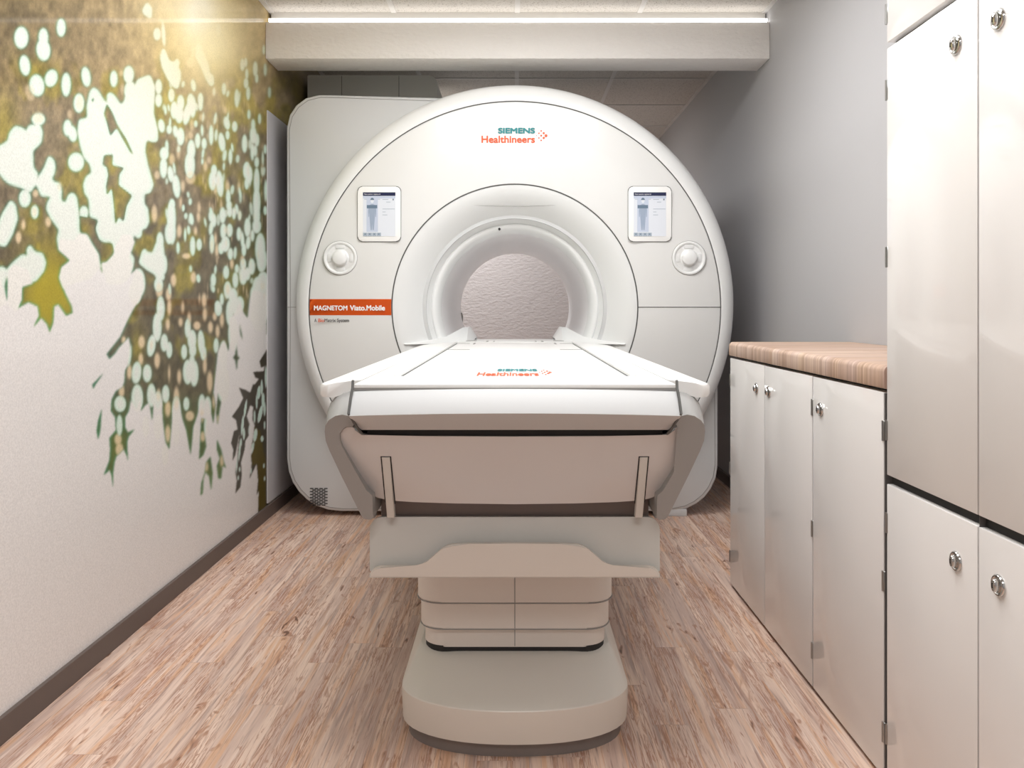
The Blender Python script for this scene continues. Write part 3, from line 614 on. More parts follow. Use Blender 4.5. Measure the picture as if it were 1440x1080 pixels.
# outer bevel ring
prof = [(R0+.001, 3.705, 0)]
for i in range(13):
    t = i/12*PI/2; prof.append((R0+.003+(1.030-R0-.003)*math.sin(t), 3.80-(.096)*math.cos(t), .016*math.sin(t)))
prof += [(1.030, 3.86, .016), (.98, 3.90, .01), (.98, 3.85, .01)]
bm = bmesh.new(); lathe(bm, prof, GC[0], GC[1], 160, zmin=.012)
ring = obj('outer_ring', bm, 'rim', G, 50)
bm = bmesh.new()
for da in (0,):
    a = math.radians(62.3); d = Vector((math.cos(a), 0, math.sin(a)))
    p0 = Vector((GC[0], 0, GC[1]))
    tube(bm, [p0+d*(R0+.045)+Vector((0, 3.7385, .006)), p0+d*(R0+.070)+Vector((0, 3.768, .012)), p0+d*(R0+.082)+Vector((0, 3.80, .016))], .0015, 5)
obj('ring_joint', bm, 'seam', ring)
# front cover (slightly convex)
prof = [(R1+.001, 3.712), (R1+.003, 3.700), (R1+.12, 3.690), (R1+.24, 3.692), (R0-.05, 3.700), (R0-.002, 3.708), (R0-.001, 3.73)]
bm = bmesh.new(); lathe(bm, prof, *GC, 160, zmin=.02); cover = obj('front_cover', bm, 'white', G, 50)
bm = bmesh.new(); tube(bm, ring_pts(*GC, R0+.0005, 3.7055, 160, .02), .0022, 6, True); obj('cover_seam', bm, 'seam', cover)
bm = bmesh.new(); tube(bm, ring_pts(*GC, R1, 3.7005, 160), .0020, 6, True); obj('cover_seam', bm, 'seam', cover)
bm = bmesh.new(); pts = []
for i in range(11):
    x = R1+(R0-R1)*i/10; r = x
    yy = np.interp(r, [R1, R1+.12, R1+.24, R0-.05, R0], [3.700, 3.690, 3.692, 3.700, 3.708]); pts.append((x, float(yy)-.0002, GC[1]))
tube(bm, pts, .0018, 6); obj('cover_seam', bm, 'seam', cover)
def face_y(x, z):
    r = math.hypot(x-GC[0], z-GC[1]); return float(np.interp(r, [R1, R1+.12, R1+.24, R0-.05, R0], [3.700, 3.690, 3.692, 3.700, 3.708]))
# funnel
prof = [(R1-.001, 3.712), (R1-.003, 3.702)]
for i in range(1, 15):
    t = i/14; r = R1-.003-(R1-.003-.400)*t; prof.append((r, 3.702+.15*(t**1.7)))
bm = bmesh.new(); lathe(bm, prof, *GC, 160); fun = obj('funnel', bm, 'funnel', G, 60)
# lip ring and bore liner
prof = [(.400, 3.852), (.397, 3.847), (.390, 3.845), (.381, 3.850), (.371, 3.866), (.362, 3.893), (.357, 3.925)]
bm = bmesh.new(); lathe(bm, prof, *GC, 160); lip = obj('bore_lip', bm, 'rim', G, 60)
prof = [(.357, 3.925), (.352, 3.99), (.350, 4.1), (.350, 4.6), (.350, 5.2), (.354, 5.24), (.37, 5.262), (.42, 5.262), (.42, 5.22)]
bm = bmesh.new(); lathe(bm, prof, *GC, 160); bore = obj('bore_liner', bm, 'bore', G, 60)
bm = bmesh.new(); tube(bm, [(-.345, 5.20, .955), (-.343, 5.235, .93), (-.343, 5.235, .90)], .006, 6); obj('bore_hook', bm, 'hinge', bore)
# sensor dot + slot
bm = bmesh.new(); lathe(bm, [(0.0001, 3.843), (.005, 3.843), (.006, 3.847), (.0062, 3.86)], -.074, 1.3645, 20); obj('camera_lens', bm, 'dark', lip)
zs_ = 1.4625
bm = bmesh.new()
top_, bot_ = [], []
for i in range(25):
    t = -1+2*i/24; h = .012*(1-abs(t)**3)*.9+.0003
    x = t*.19; r = math.hypot(x, zs_-GC[1]); t_ = max(0, (R1-.003-r)/(R1-.403)); yy = 3.702+.15*(t_**1.7)
    top_.append((x, yy-.002, zs_)); bot_.append((x, yy+.004-.0005, zs_-h*1.4)); 
Rw = []
for k_, (p, h) in enumerate(zip(top_, [.0024*(1-abs(-1+2*i/24)**2)+.0001 for i in range(25)])):
    Rw.append([bm.verts.new((p[0], p[1]+.0015, p[2]+h)), bm.verts.new((p[0], p[1]+.0010, p[2]-h)), bm.verts.new((p[0], p[1]+.004, p[2]))])
for a, b in zip(Rw, Rw[1:]):
    for i in range(3): bm.faces.new((a[i], b[i], b[(i+1) % 3], a[(i+1) % 3]))
obj('funnel_crease', bm, 'fine_seam', fun, 30)
# screens
def screen_panel(cx, side):
    z0, z1 = 1.301-.0005, 1.550; w_ = .199/2
    z1 = EYE+(435-262.5)*3.69/F; z0 = EYE+(435-339.5)*3.69/F; w_ = 30.2*3.69/F
    y = min(face_y(cx+s*w_, z) for s in (-1, 1) for z in (z0, z1))-.001
    bm = bmesh.new(); prism(bm, rrect(cx-w_, cx+w_, z0, z1, .022), y-.006, y+.03, .004, 3, True)
    p = obj('display', bm, 'top', G, 40, label='%s display panel with small screen' % side)
    bm = bmesh.new(); tube(bm, [(x, y-.0030, z) for x, z in rrect(cx-w_, cx+w_, z0, z1, .022)], .0022, 6, True); obj('display_seam', bm, 'seam', p)
    k = 3.69/F; ys = y-.0062
    def P(u, v):      # picture fractions of the screen (u right, v down)
        return (cx-22.7*k+u*45.6*k, EYE+(435-270.8)*k-v*61.6*k)
    def quad(name, u0, u1, v0, v1, m, d, par):
        a, b = P(u0, v1), P(u1, v0); q = bmesh.new(); box(q, a[0], b[0], ys-d, ys+.0005, a[1], b[1]); return obj(name, q, m, par)
    s = quad('screen', 0, 1, 0, 1, 'screen', .0008, p)
    quad('title_bar', 0, 1, 0, .08, 'screen_navy', .0014, s)
    a = P(.04, .062); text('title_text', 'New patient registered', 22.5*k, 2.2*k, a[0], a[1], ys-.0014, 'paint_white', s, extr=.0003)
    quad('sub_bar', 0, 1, .085, .14, 'screen_blue', .0011, s)
    quad('figure_backdrop', .11, .46, .14, .9, 'screen_blue', .0011, s)
    f = bmesh.new()
    fig = [(.285, .265), (.32, .27), (.37, .29), (.40, .32), (.41, .42), (.405, .56), (.385, .56), (.375, .44), (.37, .55), (.355, .68), (.335, .86), (.295, .86), (.285, .72), (.275, .86), (.235, .86), (.215, .68), (.20, .55), (.195, .44), (.185, .56), (.165, .56), (.16, .42), (.17, .32), (.20, .29), (.25, .27)]
    prism(f, [P(u, v) for u, v in fig], ys-.0015, ys); obj('body_figure', f, 'fig_blue', s)
    f = bmesh.new(); c_ = P(.285, .19); prism(f, [(c_[0]+.0075*math.cos(t*PI/8), c_[1]+.0115*math.sin(t*PI/8)) for t in range(16)], ys-.0015, ys); hd = obj('figure_head', f, 'screen', s)
    f = bmesh.new(); prism(f, [(c_[0]+.0088*math.cos(t*PI/8), c_[1]+.003+.0105*math.sin(t*PI/8)) for t in range(9)], ys-.0019, ys); obj('figure_hair', f, 'fig_dark', s)
    quad('coil_band', .12, .44, .29, .365, 'fig_dark', .0019, s)
    for i in range(4): 
        quad('tool_button', .005+i*.14, .135+i*.14, .92, 1, 'screen_btn', .0014, s)
        quad('tool_icon', .05+i*.14, .09+i*.14, .94, .965, 'fig_dark', .0018, s)
    for (u0, u1, v) in ((.6, .78, .155), (.72, .85, .215), (.6, .98, .373), (.6, .7, .44), (.6, .75, .508), (.04, .12, .15), (.46, .53, .15)):
        quad('text_line', u0, u1, v, v+.012, 'screen_btn', .0014, s)
    quad('status_icon', .91, .95, .145, .18, 'fig_dark', .0014, s)
screen_panel(EYE*0+(533.5-724)*3.69/F, 'left'); screen_panel((913.5-724)*3.69/F, 'right')
# dials
def dial(px_, side):
    k = 3.70/F; cx = (px_-724)*k; cz = EYE+(435-363)*k; y = face_y(cx, cz)-.002; r = 23.6*k
    bm = bmesh.new(); lathe(bm, [(r+.001, y+.012), (r+.001, y-.001), (r-.002, y-.006), (r-.008, y-.007), (r-.013, y-.004), (r-.016, y), (.035, y+.002), (.0001, y+.002)], cx, cz, 64)
    d = obj('control_dial', bm, 'rim', G, 40, label='%s round control dial' % side)
    bm = bmesh.new(); tube(bm, ring_pts(cx, cz, r+.001, y-.0005, 64), .0014, 5, True); obj('dial_seam', bm, 'fine_seam', d)
    q = 10.8*k; bm = bmesh.new(); lathe(bm, [(q+.006, y+.002), (q+.004, y-.002), (q, y-.004), (q, y-.016), (q-.003, y-.021), (q-.009, y-.024), (.0001, y-.025)], cx, cz, 48); obj('knob', bm, 'rim', d, 40)
    for (dx, dz, w2, h2) in ((0, .052, .022, .009), (0, -.052, .022, .009), (-.050, 0, .009, .020), (.050, 0, .009, .020)):
        bm = bmesh.new(); prism(bm, rrect(cx+dx-w2, cx+dx+w2, cz+dz-h2, cz+dz+h2, .006, 4), y-.003, y+.003, .002, 2, True); obj('button', bm, 'funnel', d, 40)
dial(479, 'left'); dial(968.3, 'right')
# orange stripe follows the cover
k = 3.70/F; zt, zb = EYE+(435-420.6)*k, EYE+(435-443.2)*k
bm = bmesh.new(); rows = []
for z in (zb, (zt+zb)/2, zt):
    xo = -math.sqrt(R0**2-(z-GC[1])**2)+.003; xi = -math.sqrt(R1**2-(z-GC[1])**2)-.003
    rows.append([(xo+(xi-xo)*i/12, face_y(xo+(xi-xo)*i/12, z)-.0012, z) for i in range(13)])
Rw = [[bm.verts.new(p) for p in r] for r in rows]
for a, b in zip(Rw, Rw[1:]):
    for i in range(12): bm.faces.new((a[i], a[i+1], b[i+1], b[i]))
bmesh.ops.solidify(bm, geom=list(bm.faces), thickness=.0008)
st = obj('name_stripe', bm, 'orange', G, 60, label='orange name stripe')
def GX(x): return (x-724)*3.69/F
def GZ(y): return EYE+(435-y)*3.69/F
text('stripe_text', 'MAGNETOM', GX(488.6)-GX(441.5), GZ(429.6)-GZ(436.6), GX(441.5), GZ(436.6), 3.6885, 'paint_white', st, bold=.035)
text('stripe_text', 'Viato.Mobile', GX(541.5)-GX(492), GZ(429.2)-GZ(436.8), GX(492), GZ(436.8), 3.6885, 'paint_white', st, bold=.035)
text('system_text', 'A', GX(445.3)-GX(442), GZ(448)-GZ(453), GX(442), GZ(453), 3.6895, 'ink', G, bold=.012)
text('system_text', 'Bio', GX(456)-GX(447.5), GZ(448)-GZ(453), GX(447.5), GZ(453), 3.6895, 'logo_orange', G, bold=.02)
text('system_text', 'Matrix System', GX(491)-GX(456.4), GZ(448)-GZ(454.2), GX(456.4), GZ(454.2), 3.6895, 'ink', G, bold=.012)
# maker's logo on the cover
def logo(parent, fx, fz, y, flat=False):
    def t(name, s, x0, x1, y0, y1, m, b):
        if flat: text(name, s, fx(x1)-fx(x0), fz(y0)-fz(y1), fx(x0), y, fz(y1), m, parent, flat=True, bold=b)
        else: text(name, s, fx(x1)-fx(x0), fz(y0)-fz(y1), fx(x0), fz(y1), y, m, parent, bold=b)
    t('logo_text', 'SIEMENS', 700.3, 752.4, 179.6, 187.8, 'teal', .045)
    t('logo_text', 'Healthineers', 677, 752.3, 190.8, 201, 'logo_orange', .028)
    bm = bmesh.new()
    for (x, yy, r) in ((761, 184, 1.1), (757.8, 187.4, 1), (764.6, 187.3, 1.5), (754.5, 190.7, .6), (761, 190.7, 1.3), (767.8, 190.7, 2.0), (757.8, 194, 1), (764.6, 194, 1.6), (761, 197.4, 1.1)):
        q = [(fx(x+r*math.cos(i*PI/6)), fz(yy+r*math.sin(i*PI/6))) for i in range(12)]
        if flat:
            a = [bm.verts.new((p[0], p[1], y)) for p in q]; b = [bm.verts.new((p[0], p[1], y+.0006)) for p in q]
            bm.faces.new(b); [bm.faces.new((a[i], a[(i+1) % 12], b[(i+1) % 12], b[i])) for i in range(12)]
        else: prism(bm, q, y-.0006, y)
    obj('logo_dots', bm, 'logo_orange', parent)
logo(G, GX, lambda y: GZ(y), min(face_y(GX(677), GZ(178)), 3.690)-.0003)
# vent on the side cover
bm = bmesh.new()
kx = 3.80/F
for r_ in range(12):
    y_ = 686.3+r_*2.12; off = 0 if r_ % 2 == 0 else 3.4
    for c_ in range(4 if r_ % 2 == 0 else 3):
        xa = 436+off+c_*6.6; box(bm, (xa-724)*kx, (xa+4.9-724)*kx, 3.797, 3.802, EYE+(435-y_-1.05)*kx, EYE+(435-y_)*kx)
obj('vent_grille', bm, 'dark', body, label='small dark vent slots')
for (xa, xb) in ((.70, .815),):
    mkbox('foot', (xa, xb, 3.802, 4.0, 0, .035), 'body', G, bev=.004)
mkbox('foot', (-.9, .8, 4.2, 5.1, 0, .05), 'kick', G, bev=.004)
# docking fairing inside the funnel
for s in (-1, 1):
    bm = bmesh.new()
    A = [(-.51, 3.70, .823), (-.4275, 3.745, .8325), (-.3666, 3.80, .842), (-.328, 3.86, .850), (-.262, 4.00, .888), (-.232, 4.00, .889), (-.198, 4.0, .835)]
    B = [(-.505, 3.70, .818), (-.42, 3.74, .818), (-.36, 3.78, .818), (-.31, 3.82, .818), (-.262, 3.86, .818), (-.232, 3.86, .820), (-.198, 3.86, .815)]
    Cc = [(x, y+.22, z-.0) for x, y, z in A]; Cc[0] = (-.505, 3.76, .82); Cc[1] = (-.42, 3.84, .83); Cc[2] = (-.36, 3.93, .84); Cc[3] = (-.30, 4.1, .845)
    D_ = [(x, y, .79) for x, y, z in Cc]
    loft(bm, [[(s*-x, y, z) for x, y, z in r] for r in (B, A, Cc, D_)], cap=False, close=False)
    obj('docking_fairing', bm, 'rim', G, 35)

eq = thing('equipment_cover', 'flat grey box cover standing on top of the scanner under the beam', 'equipment cover', (-.79, 4.4, 2.0))
bm = bmesh.new(); prism(bm, rrect(-1.135, -.425, 1.999, 2.262, (.05, .004, .004, .004), 6), 4.40, 5.1, .003, 2)
eb = obj('housing', bm, 'modbox', eq)
for x in (480.6, 561):
    bm = bmesh.new(); X_ = (x-724)*4.4/F; box(bm, X_-.0012, X_+.0012, 4.3985, 4.402, 2.0, 2.258); obj('housing_seam', bm, 'seam', eb)

# ------------------------------------------------------------------ patient table
T = thing('patient_table', 'white patient table on a column base in front of the scanner', 'patient table', (0, 2.3, 0))
ZT = .828
def at(x, y, D): return ((x-723.5)*D/F, D, EYE-(y-VY)*D/F)
# tabletop slab and drooping side wings
def plan_slab(bm, rows, z0, z1):
    pts = [(-w, y) for y, w in rows]+[(w, y) for y, w in rows[::-1]]
    loft(bm, [[(x, y, z0) for x, y in pts], [(x, y, z1) for x, y in pts]])
    es = [e for e in bm.edges if all(v.co.z > z1-1e-5 for v in e.verts)]
    bmesh.ops.bevel(bm, geom=es, offset=.002, segments=2, affect='EDGES')
bm = bmesh.new(); plan_slab(bm, [(1.622, .3275), (3.62, .330), (3.68, .32)], ZT-.012, ZT); ttop = obj('tabletop', bm, 'top', T, 40)
for s in (-1, 1):
    bm = bmesh.new(); secs = []
    for (y, w) in ((1.734, .404), (1.736, .410), (1.742, .4185), (1.752, .4245), (1.772, .4265), (2.4, .4265), (3.0, .4265), (3.56, .4265), (3.64, .41), (3.67, .38)):
        pr = [(.3305, ZT-.0005), (w-.045, ZT-.003), (w-.015, ZT-.007), (w-.003, ZT-.0105), (w, ZT-.015), (w, ZT-.033), (w-.004, ZT-.038), (w-.012, ZT-.0385), (w-.036, ZT-.031), (w-.066, ZT-.023), (.3305, ZT-.016)]
        secs.append([(s*x, y, z) for x, z in pr])
    loft(bm, secs); obj('side_wing', bm, 'top', T, 40)
bm = bmesh.new(); box(bm, -.27, .27, 3.735, 4.12, ZT-.03, ZT, .003, 2); top_end = obj('tabletop_end', bm, 'top', G)  # end of the tabletop inside the bore, parented to the scanner
for s in (-1, 1):
    bm = bmesh.new(); box(bm, min(s*.2535, s*.2595), max(s*.2535, s*.2595), 1.83, 3.58, ZT-.001, ZT+.0006)
    obj('groove', bm, 'seam', ttop)
    bm = bmesh.new(); box(bm, min(s*.262, s*.276), max(s*.262, s*.276), 1.83, 3.68, ZT-.001, ZT+.004, .0015, 2)
    obj('side_rail', bm, 'top', ttop)
    bm = bmesh.new(); box(bm, min(s*.2785, s*.2815), max(s*.2785, s*.2815), 1.86, 3.68, ZT-.001, ZT+.0005)
    obj('groove', bm, 'fine_seam', ttop)
    for (xa, xb, ya, yb) in ((.17, .255, 3.02, 3.035), (.20, .255, 3.56, 3.575), (.185, .235, 3.84, 3.90), (.175, .183, 3.50, 3.62), (.125, .135, 3.76, 3.86), (.095, .103, 3.78, 3.84)):
        bm = bmesh.new(); box(bm, min(s*xa, s*xb), max(s*xa, s*xb), ya, yb, ZT-.001, ZT+.001); obj('strap_slot', bm, 'fine_seam', ttop if yb < 3.7 else top_end)
# logo on the tabletop, stretched along the table so it reads from the foot end
def fx(x): return (x-723.5)*1.95/F*1.10+.0008
def fy(y): return 1.830+(201-y)/(201-179.6)*.215
logo(T, fx, fy, ZT+.0004, flat=True)
# front bumper
bm = bmesh.new(); secs = []
for i in range(21):
    t = -1+2*i/20; q = t*t
    pf = [(1.66, .8195), (1.617, .8195), (1.612, .816), (1.5845, .779), (1.582, .775), (1.586, .771), (1.634, .7375), (1.640, .734), (1.70, .734)]
    hw = [.327, .327, .3275, .328, .3275, .326, .315, .313, .313]
    secs.append([(t*w_, y_, z_-.005*q*(1 if z_ > .74 else 0)) for (y_, z_), w_ in zip(pf, hw)])
loft(bm, secs); bmp = obj('front_bumper', bm, 'bumper', T, 30)
bm = bmesh.new(); box(bm, -.326, .326, 1.6212, 1.70, .8165, .8216); obj('bumper_gap', bm, 'fine_seam', bmp)
# arms of the outer shell
outer = [(489.5, 585), (481, 583), (471, 585), (461.5, 591), (457, 598), (456, 607), (457.5, 620), (463, 634), (480, 670), (508, 726), (512, 730), (521, 731)]
inner = [(524, 728), (523, 697), (515, 690), (500, 664), (480, 627), (477, 618), (477, 610), (481, 604), (487, 600), (495, 599.5), (497, 598)]
back_outer = [(492, 547), (483, 549.5), (473, 555.6), (464.6, 566), (460, 579), (458.5, 591), (459, 604), (463, 622), (479, 658), (507, 716), (512, 722), (521, 723)]
def dy(y, d0): return d0+max(0, (y-583))/145*.085
for s in (-1, 1):
    def S(p): return (p[0]*(-s), p[1], p[2])
    f = [S(at(x, y, dy(y, 1.625))) for x, y in outer]; fi = [S(at(x, y, dy(y, 1.625))) for x, y in inner]
    bk = [S(at(x, y, 1.745+max(0, (y-547))/175*.06)) for x, y in back_outer]
    bi = [(p[0], bk[min(i, len(bk)-1)][1]+.0, p[2]) for i, p in enumerate([f2 for f2 in fi])]
    bi = [(p[0], 1.80 if i < 4 else 1.75, p[2]) for i, p in enumerate(fi)]
    m1 = [tuple(Vector(a)*.80+Vector(b)*.20-Vector((0, .006, 0))) for a, b in zip(f, bk)]
    # rounded corner between face and outer side
    r0 = f+fi; r1 = [tuple(Vector(a).lerp(Vector(b), .09)) for a, b in zip(f, bk)]+fi
    f_in = [tuple(Vector(p)*1.0) for p in f]
    r2 = bk+bi
    r3 = [(p[0]*1.0, 3.62, p[2]) for p in bk]+[(p[0], 3.62, p[2]) for p in bi]
    bm = bmesh.new(); loft(bm, [r0, r2, r3])
    fe = [e for e in bm.edges if all(abs(v.co.y-r0[0][1]) < .1 and v.index is not None for v in e.verts)]
    front = [fc for fc in bm.faces if len(fc.verts) > 6 and fc.calc_center_median().y < 2]
    bm.edges.ensure_lookup_table()
    if front:
        bmesh.ops.triangulate(bm, faces=[fc for fc in bm.faces if len(fc.verts) > 6])
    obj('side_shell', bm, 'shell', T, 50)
    # dark gap beside the bumper
    bm = bmesh.new()
    g = [at(495.8, 535, 1.62), at(495.3, 546, 1.612), at(492.5, 560, 1.600), at(489.5, 582, 1.582), at(496, 592, 1.60), at(505, 606, 1.625), at(509, 610, 1.65)]
    tube(bm, [S(p) for p in g], .0028, 6); obj('bumper_gap', bm, 'seam', bmp)
# cowl
half = [(495, 600), (499, 603), (505, 611.5), (510, 613), (600, 613.5), (723.5, 614)]
bot = [(523, 697), (515, 690), (500, 664), (480, 627), (477, 618), (477, 610), (481, 604), (487, 600)]
lowh = [(723.5, 709), (640, 708), (580, 706), (545, 703.5), (532, 701)]
outl = half+[(1447-x, y) for x, y in half[:-1][::-1]]+[(1447-x, y) for x, y in bot[::-1]]+[(1447-x, y) for x, y in lowh[::-1]][:-1]+lowh+bot
def cowl_d(y): return 1.640+max(0, (y-600))/110*.10
bm = bmesh.new()
f = [at(x, y, cowl_d(y)) for x, y in outl]
g = [(p[0]*1.0, p[1]+.03, p[2]) for p in f]
va = [bm.verts.new(p) for p in f]; vb = [bm.verts.new(p) for p in g]; nn = len(f)
fa = bm.faces.new(va); bm.faces.new(vb[::-1])
for i in range(nn): bm.faces.new((va[i], vb[i], vb[(i+1) % nn], va[(i+1) % nn]))
bmesh.ops.bevel(bm, geom=list(fa.edges), offset=.0028, segments=3, affect='EDGES', profile=.5)
obj('front_cowl', bm, 'cowl', T, 30)
bm = bmesh.new(); box(bm, -.305, .305, 1.66, 1.72, .7175, .738); obj('shadow_gap', bm, 'dark', T)  # dark box between bumper and cowl, standing in for the slot's shade
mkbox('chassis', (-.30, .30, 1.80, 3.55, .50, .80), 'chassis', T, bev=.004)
for s in (-1, 1):
    bm = bmesh.new(); box(bm, s*.312-.003, s*.312+.003, 1.77, 1.80, .52, .57); obj('chassis_edge', bm, 'shell', T)
for s in (-1, 1):
    def S(p): return (p[0]*(-s), p[1], p[2])
    c4 = [(536.3, 643), (547.6, 643), (554.3, 728), (543.7, 728)]
    f = [S(at(x, y, cowl_d(y)-.004)) for x, y in c4]; g = [(p[0], p[1]+.018, p[2]) for p in f]
    bm = bmesh.new(); loft(bm, [f, g]); es = [e for e in bm.edges]
    bmesh.ops.bevel(bm, geom=es, offset=.001, segments=2, affect='EDGES')
    sb = obj('support_bar', bm, 'tray', T)
    oc = [(541.5, 706), (535.4, 642.0), (548.6, 642.0), (555, 708)]
    bm = bmesh.new(); tube(bm, [S(at(x, y, cowl_d(y)-.0008)) for x, y in oc], .0014, 5); obj('bar_slot', bm, 'dark', sb)
# hanging tray
K = 1.735
def trp(x, y, D): p = at(x, y, D); return p
bm = bmesh.new()
bk = [(519.5, 803), (519.5, 745)]+[(537.5-18*math.cos(a), 745-18*math.sin(a)) for a in [PI/2*i/6 for i in range(1, 7)]]
bkf = bk+[(1447-x, y) for x, y in bk[::-1]]
Dk = lambda y: 1.788-(y-727)/86*.035
f = [at(x, y, Dk(y)) for x, y in bkf]; g = [(p[0], p[1]+.010, p[2]) for p in f]
loft(bm, [f, g]); 
tr = obj('tray', bm, 'tray', T, 30, label='shallow hanging tray with a raised front lip')
lp = [(519, 813), (519, 808), (521, 804.5), (526, 799.5), (534, 797), (585, 797), (592, 795), (600, 790), (612, 779.5), (621, 772), (627, 768.3), (634, 766.3), (660, 765), (723.5, 764.3)]
lpf = lp+[(1447-x, y) for x, y in lp[:-1][::-1]]
bm = bmesh.new(); f = [at(x, y, K+.004*(813-y)/48) for x, y in lpf]; g = [(p[0], p[1]+.012, p[2]) for p in f]
va = [bm.verts.new(p) for p in f]; vb = [bm.verts.new(p) for p in g]; nn = len(f)
fa = bm.faces.new(va); fb = bm.faces.new(vb[::-1])
for i in range(nn): bm.faces.new((va[i], vb[i], vb[(i+1) % nn], va[(i+1) % nn]))
bmesh.ops.bevel(bm, geom=list(fa.edges), offset=.003, segments=3, affect='EDGES')
obj('tray_lip', bm, 'lip', tr, 20)
zb_ = at(0, 813, K)[2]; zf = at(0, 803, 1.77)[2]
bm = bmesh.new(); box(bm, -.314, .314, K+.003, 1.757, zb_, zb_+.008); obj('tray_floor', bm, 'tray', tr)
# column: three telescoping segments
def rr_xy(hw, y0, y1, r, n=8):
    return [(x, y) for x, y in rrect(-hw, hw, y0, y1, r, n)]
colp = thing  # (kept simple: column is a part with segment sub-parts)
segs = [(.2212, 1.932, .1685, .24, .055), (.2300, 1.918, .2166, .30, .058), (.2365, 1.903, .284, .50, .062)]
cpar = None
for i, (hw, y0, z0, z1, r) in enumerate(segs[::-1]):
    bm = bmesh.new(); o2 = rr_xy(hw, y0, 2.75+(i*-.01), r)
    loft(bm, [[(x, y, z0) for x, y in o2], [(x, y, z1) for x, y in o2]])
    be = [e for e in bm.edges if abs(e.verts[0].co.z-z0) < 1e-5 and abs(e.verts[1].co.z-z0) < 1e-5]
    bmesh.ops.bevel(bm, geom=be, offset=.003, segments=2, affect='EDGES')
    lo_ = [(x, y, z0-.0002) for x, y in o2]
    q = obj('column' if i == 0 else 'column_segment', bm, 'column', T if i == 0 else cpar, 35)
    if i == 0: cpar = q
    if i < 2:
        bm = bmesh.new(); tube(bm, lo_, .0016, 5, True); obj('segment_edge', bm, 'fine_seam', cpar)
    bm = bmesh.new(); box(bm, -.0010, .0010, y0-.0006, y0+.002, z0+.002, (z1 if i else .50)); obj('column_seam', bm, 'fine_seam', cpar)
bm = bmesh.new(); o2 = rr_xy(.2195, 1.9335, 2.74, .055); loft(bm, [[(x, y, .150) for x, y in o2], [(x, y, .172) for x, y in o2]]); obj('column_gap', bm, 'dark', cpar)
# base
def base_out(a, ins=0, y_front=1.741, yc=1.895, yback=2.95, n=24):
    b = yc-y_front-ins; a = a-ins; out = []
    for i in range(n+1):
        t = -PI/2+PI*i/n; c_, s_ = math.sin(t), math.cos(t); e = 2/2.2
        out.append((a*math.copysign(abs(c_)**e, c_), yc-b*abs(s_)**e))
    out += [(a, yback-.12), (a-.03, yback-.03), (a-.12, yback), (-a+.12, yback), (-a+.03, yback-.03), (-a, yback-.12)]
    return out
cc = base_out(.232, 0, 1.925, 1.99, 2.80)
bm = bmesh.new()
o0 = base_out(.262, .0); o1 = base_out(.265, 0)
rings = [[(x, y, .034) for x, y in base_out(.2625, .0, 1.745)], [(x, y, .09) for x, y in o1], [(x, y, .1065) for x, y in base_out(.265, .0005)]]
def mixr(a, b, t, z): return [(p[0]*(1-t)+q[0]*t, p[1]*(1-t)+q[1]*t, z) for p, q in zip(a, b)]
oz = base_out(.265, .002)
for t, z in ((0, .1085), (.25, .122), (.5, .1365), (.75, .150), (1, .158)): rings.append(mixr(oz, cc, t, z))
loft(bm, rings); bs = obj('base', bm, 'base', T, 28)
bm = bmesh.new(); kk = base_out(.248, 0, 1.760); loft(bm, [[(x, y, 0) for x, y in kk], [(x, y, .036) for x, y in kk]]); obj('base_plinth', bm, 'kick', bs, 30)

# ------------------------------------------------------------------ cabinets
XF = .763
def lock(parent, y, z, x=XF):
    p0 = Vector((x, y, z)); bm = bmesh.new()
    def disc(prof, sy=1, sz=1, n=24):
        R = [[bm.verts.new((x-h, y+r*sy*math.cos(2*PI*i/n), z+r*sz*math.sin(2*PI*i/n))) for i in range(n)] for r, h in prof]
        for a, b in zip(R, R[1:]):
            for i in range(n): bm.faces.new((a[i], b[i], b[(i+1) % n], a[(i+1) % n]))
        bm.faces.new(R[-1])
    disc([(.0172, -.0005), (.0172, .002), (.0158, .004), (.0135, .0045), (.0120, .0030)])
    o = obj('lock', bm, 'chrome', parent, 40, label='round chrome lock')
    bm = bmesh.new()
    disc([(.0112, .002), (.0108, .007), (.0092, .010), (.003, .0112)], .62, 1.0)
    obj('turn_knob', bm, 'chrome', o, 40)
    bm = bmesh.new(); box(bm, x-.0118, x-.0108, y-.0008, y+.0008, z-.004, z+.004); obj('key_slot', bm, 'dark', o)
def hinge(parent, y, z, x=XF, side=1):
    bm = bmesh.new(); box(bm, x-.0006, x+.012, y-.0060, y+.0020, z-.021, z+.021, .0008, 1)
    tube(bm, [(x-.0002, y+.001, z-.021), (x-.0002, y+.001, z+.021)], .0022, 8)
    obj('hinge', bm, 'hinge', parent, 40)
def door(parent, y0, y1, z0, z1, lock_at=None, hinges=None, label=None):
    bm = bmesh.new(); box(bm, XF, XF+.018, y0, y1, z0, z1, .0012, 2); d = obj('door', bm, 'door', parent, 30, label=label)
    if lock_at: lock(d, *lock_at)
    if hinges:
        for z in hinges[1]: hinge(d, hinges[0], z)
    return d
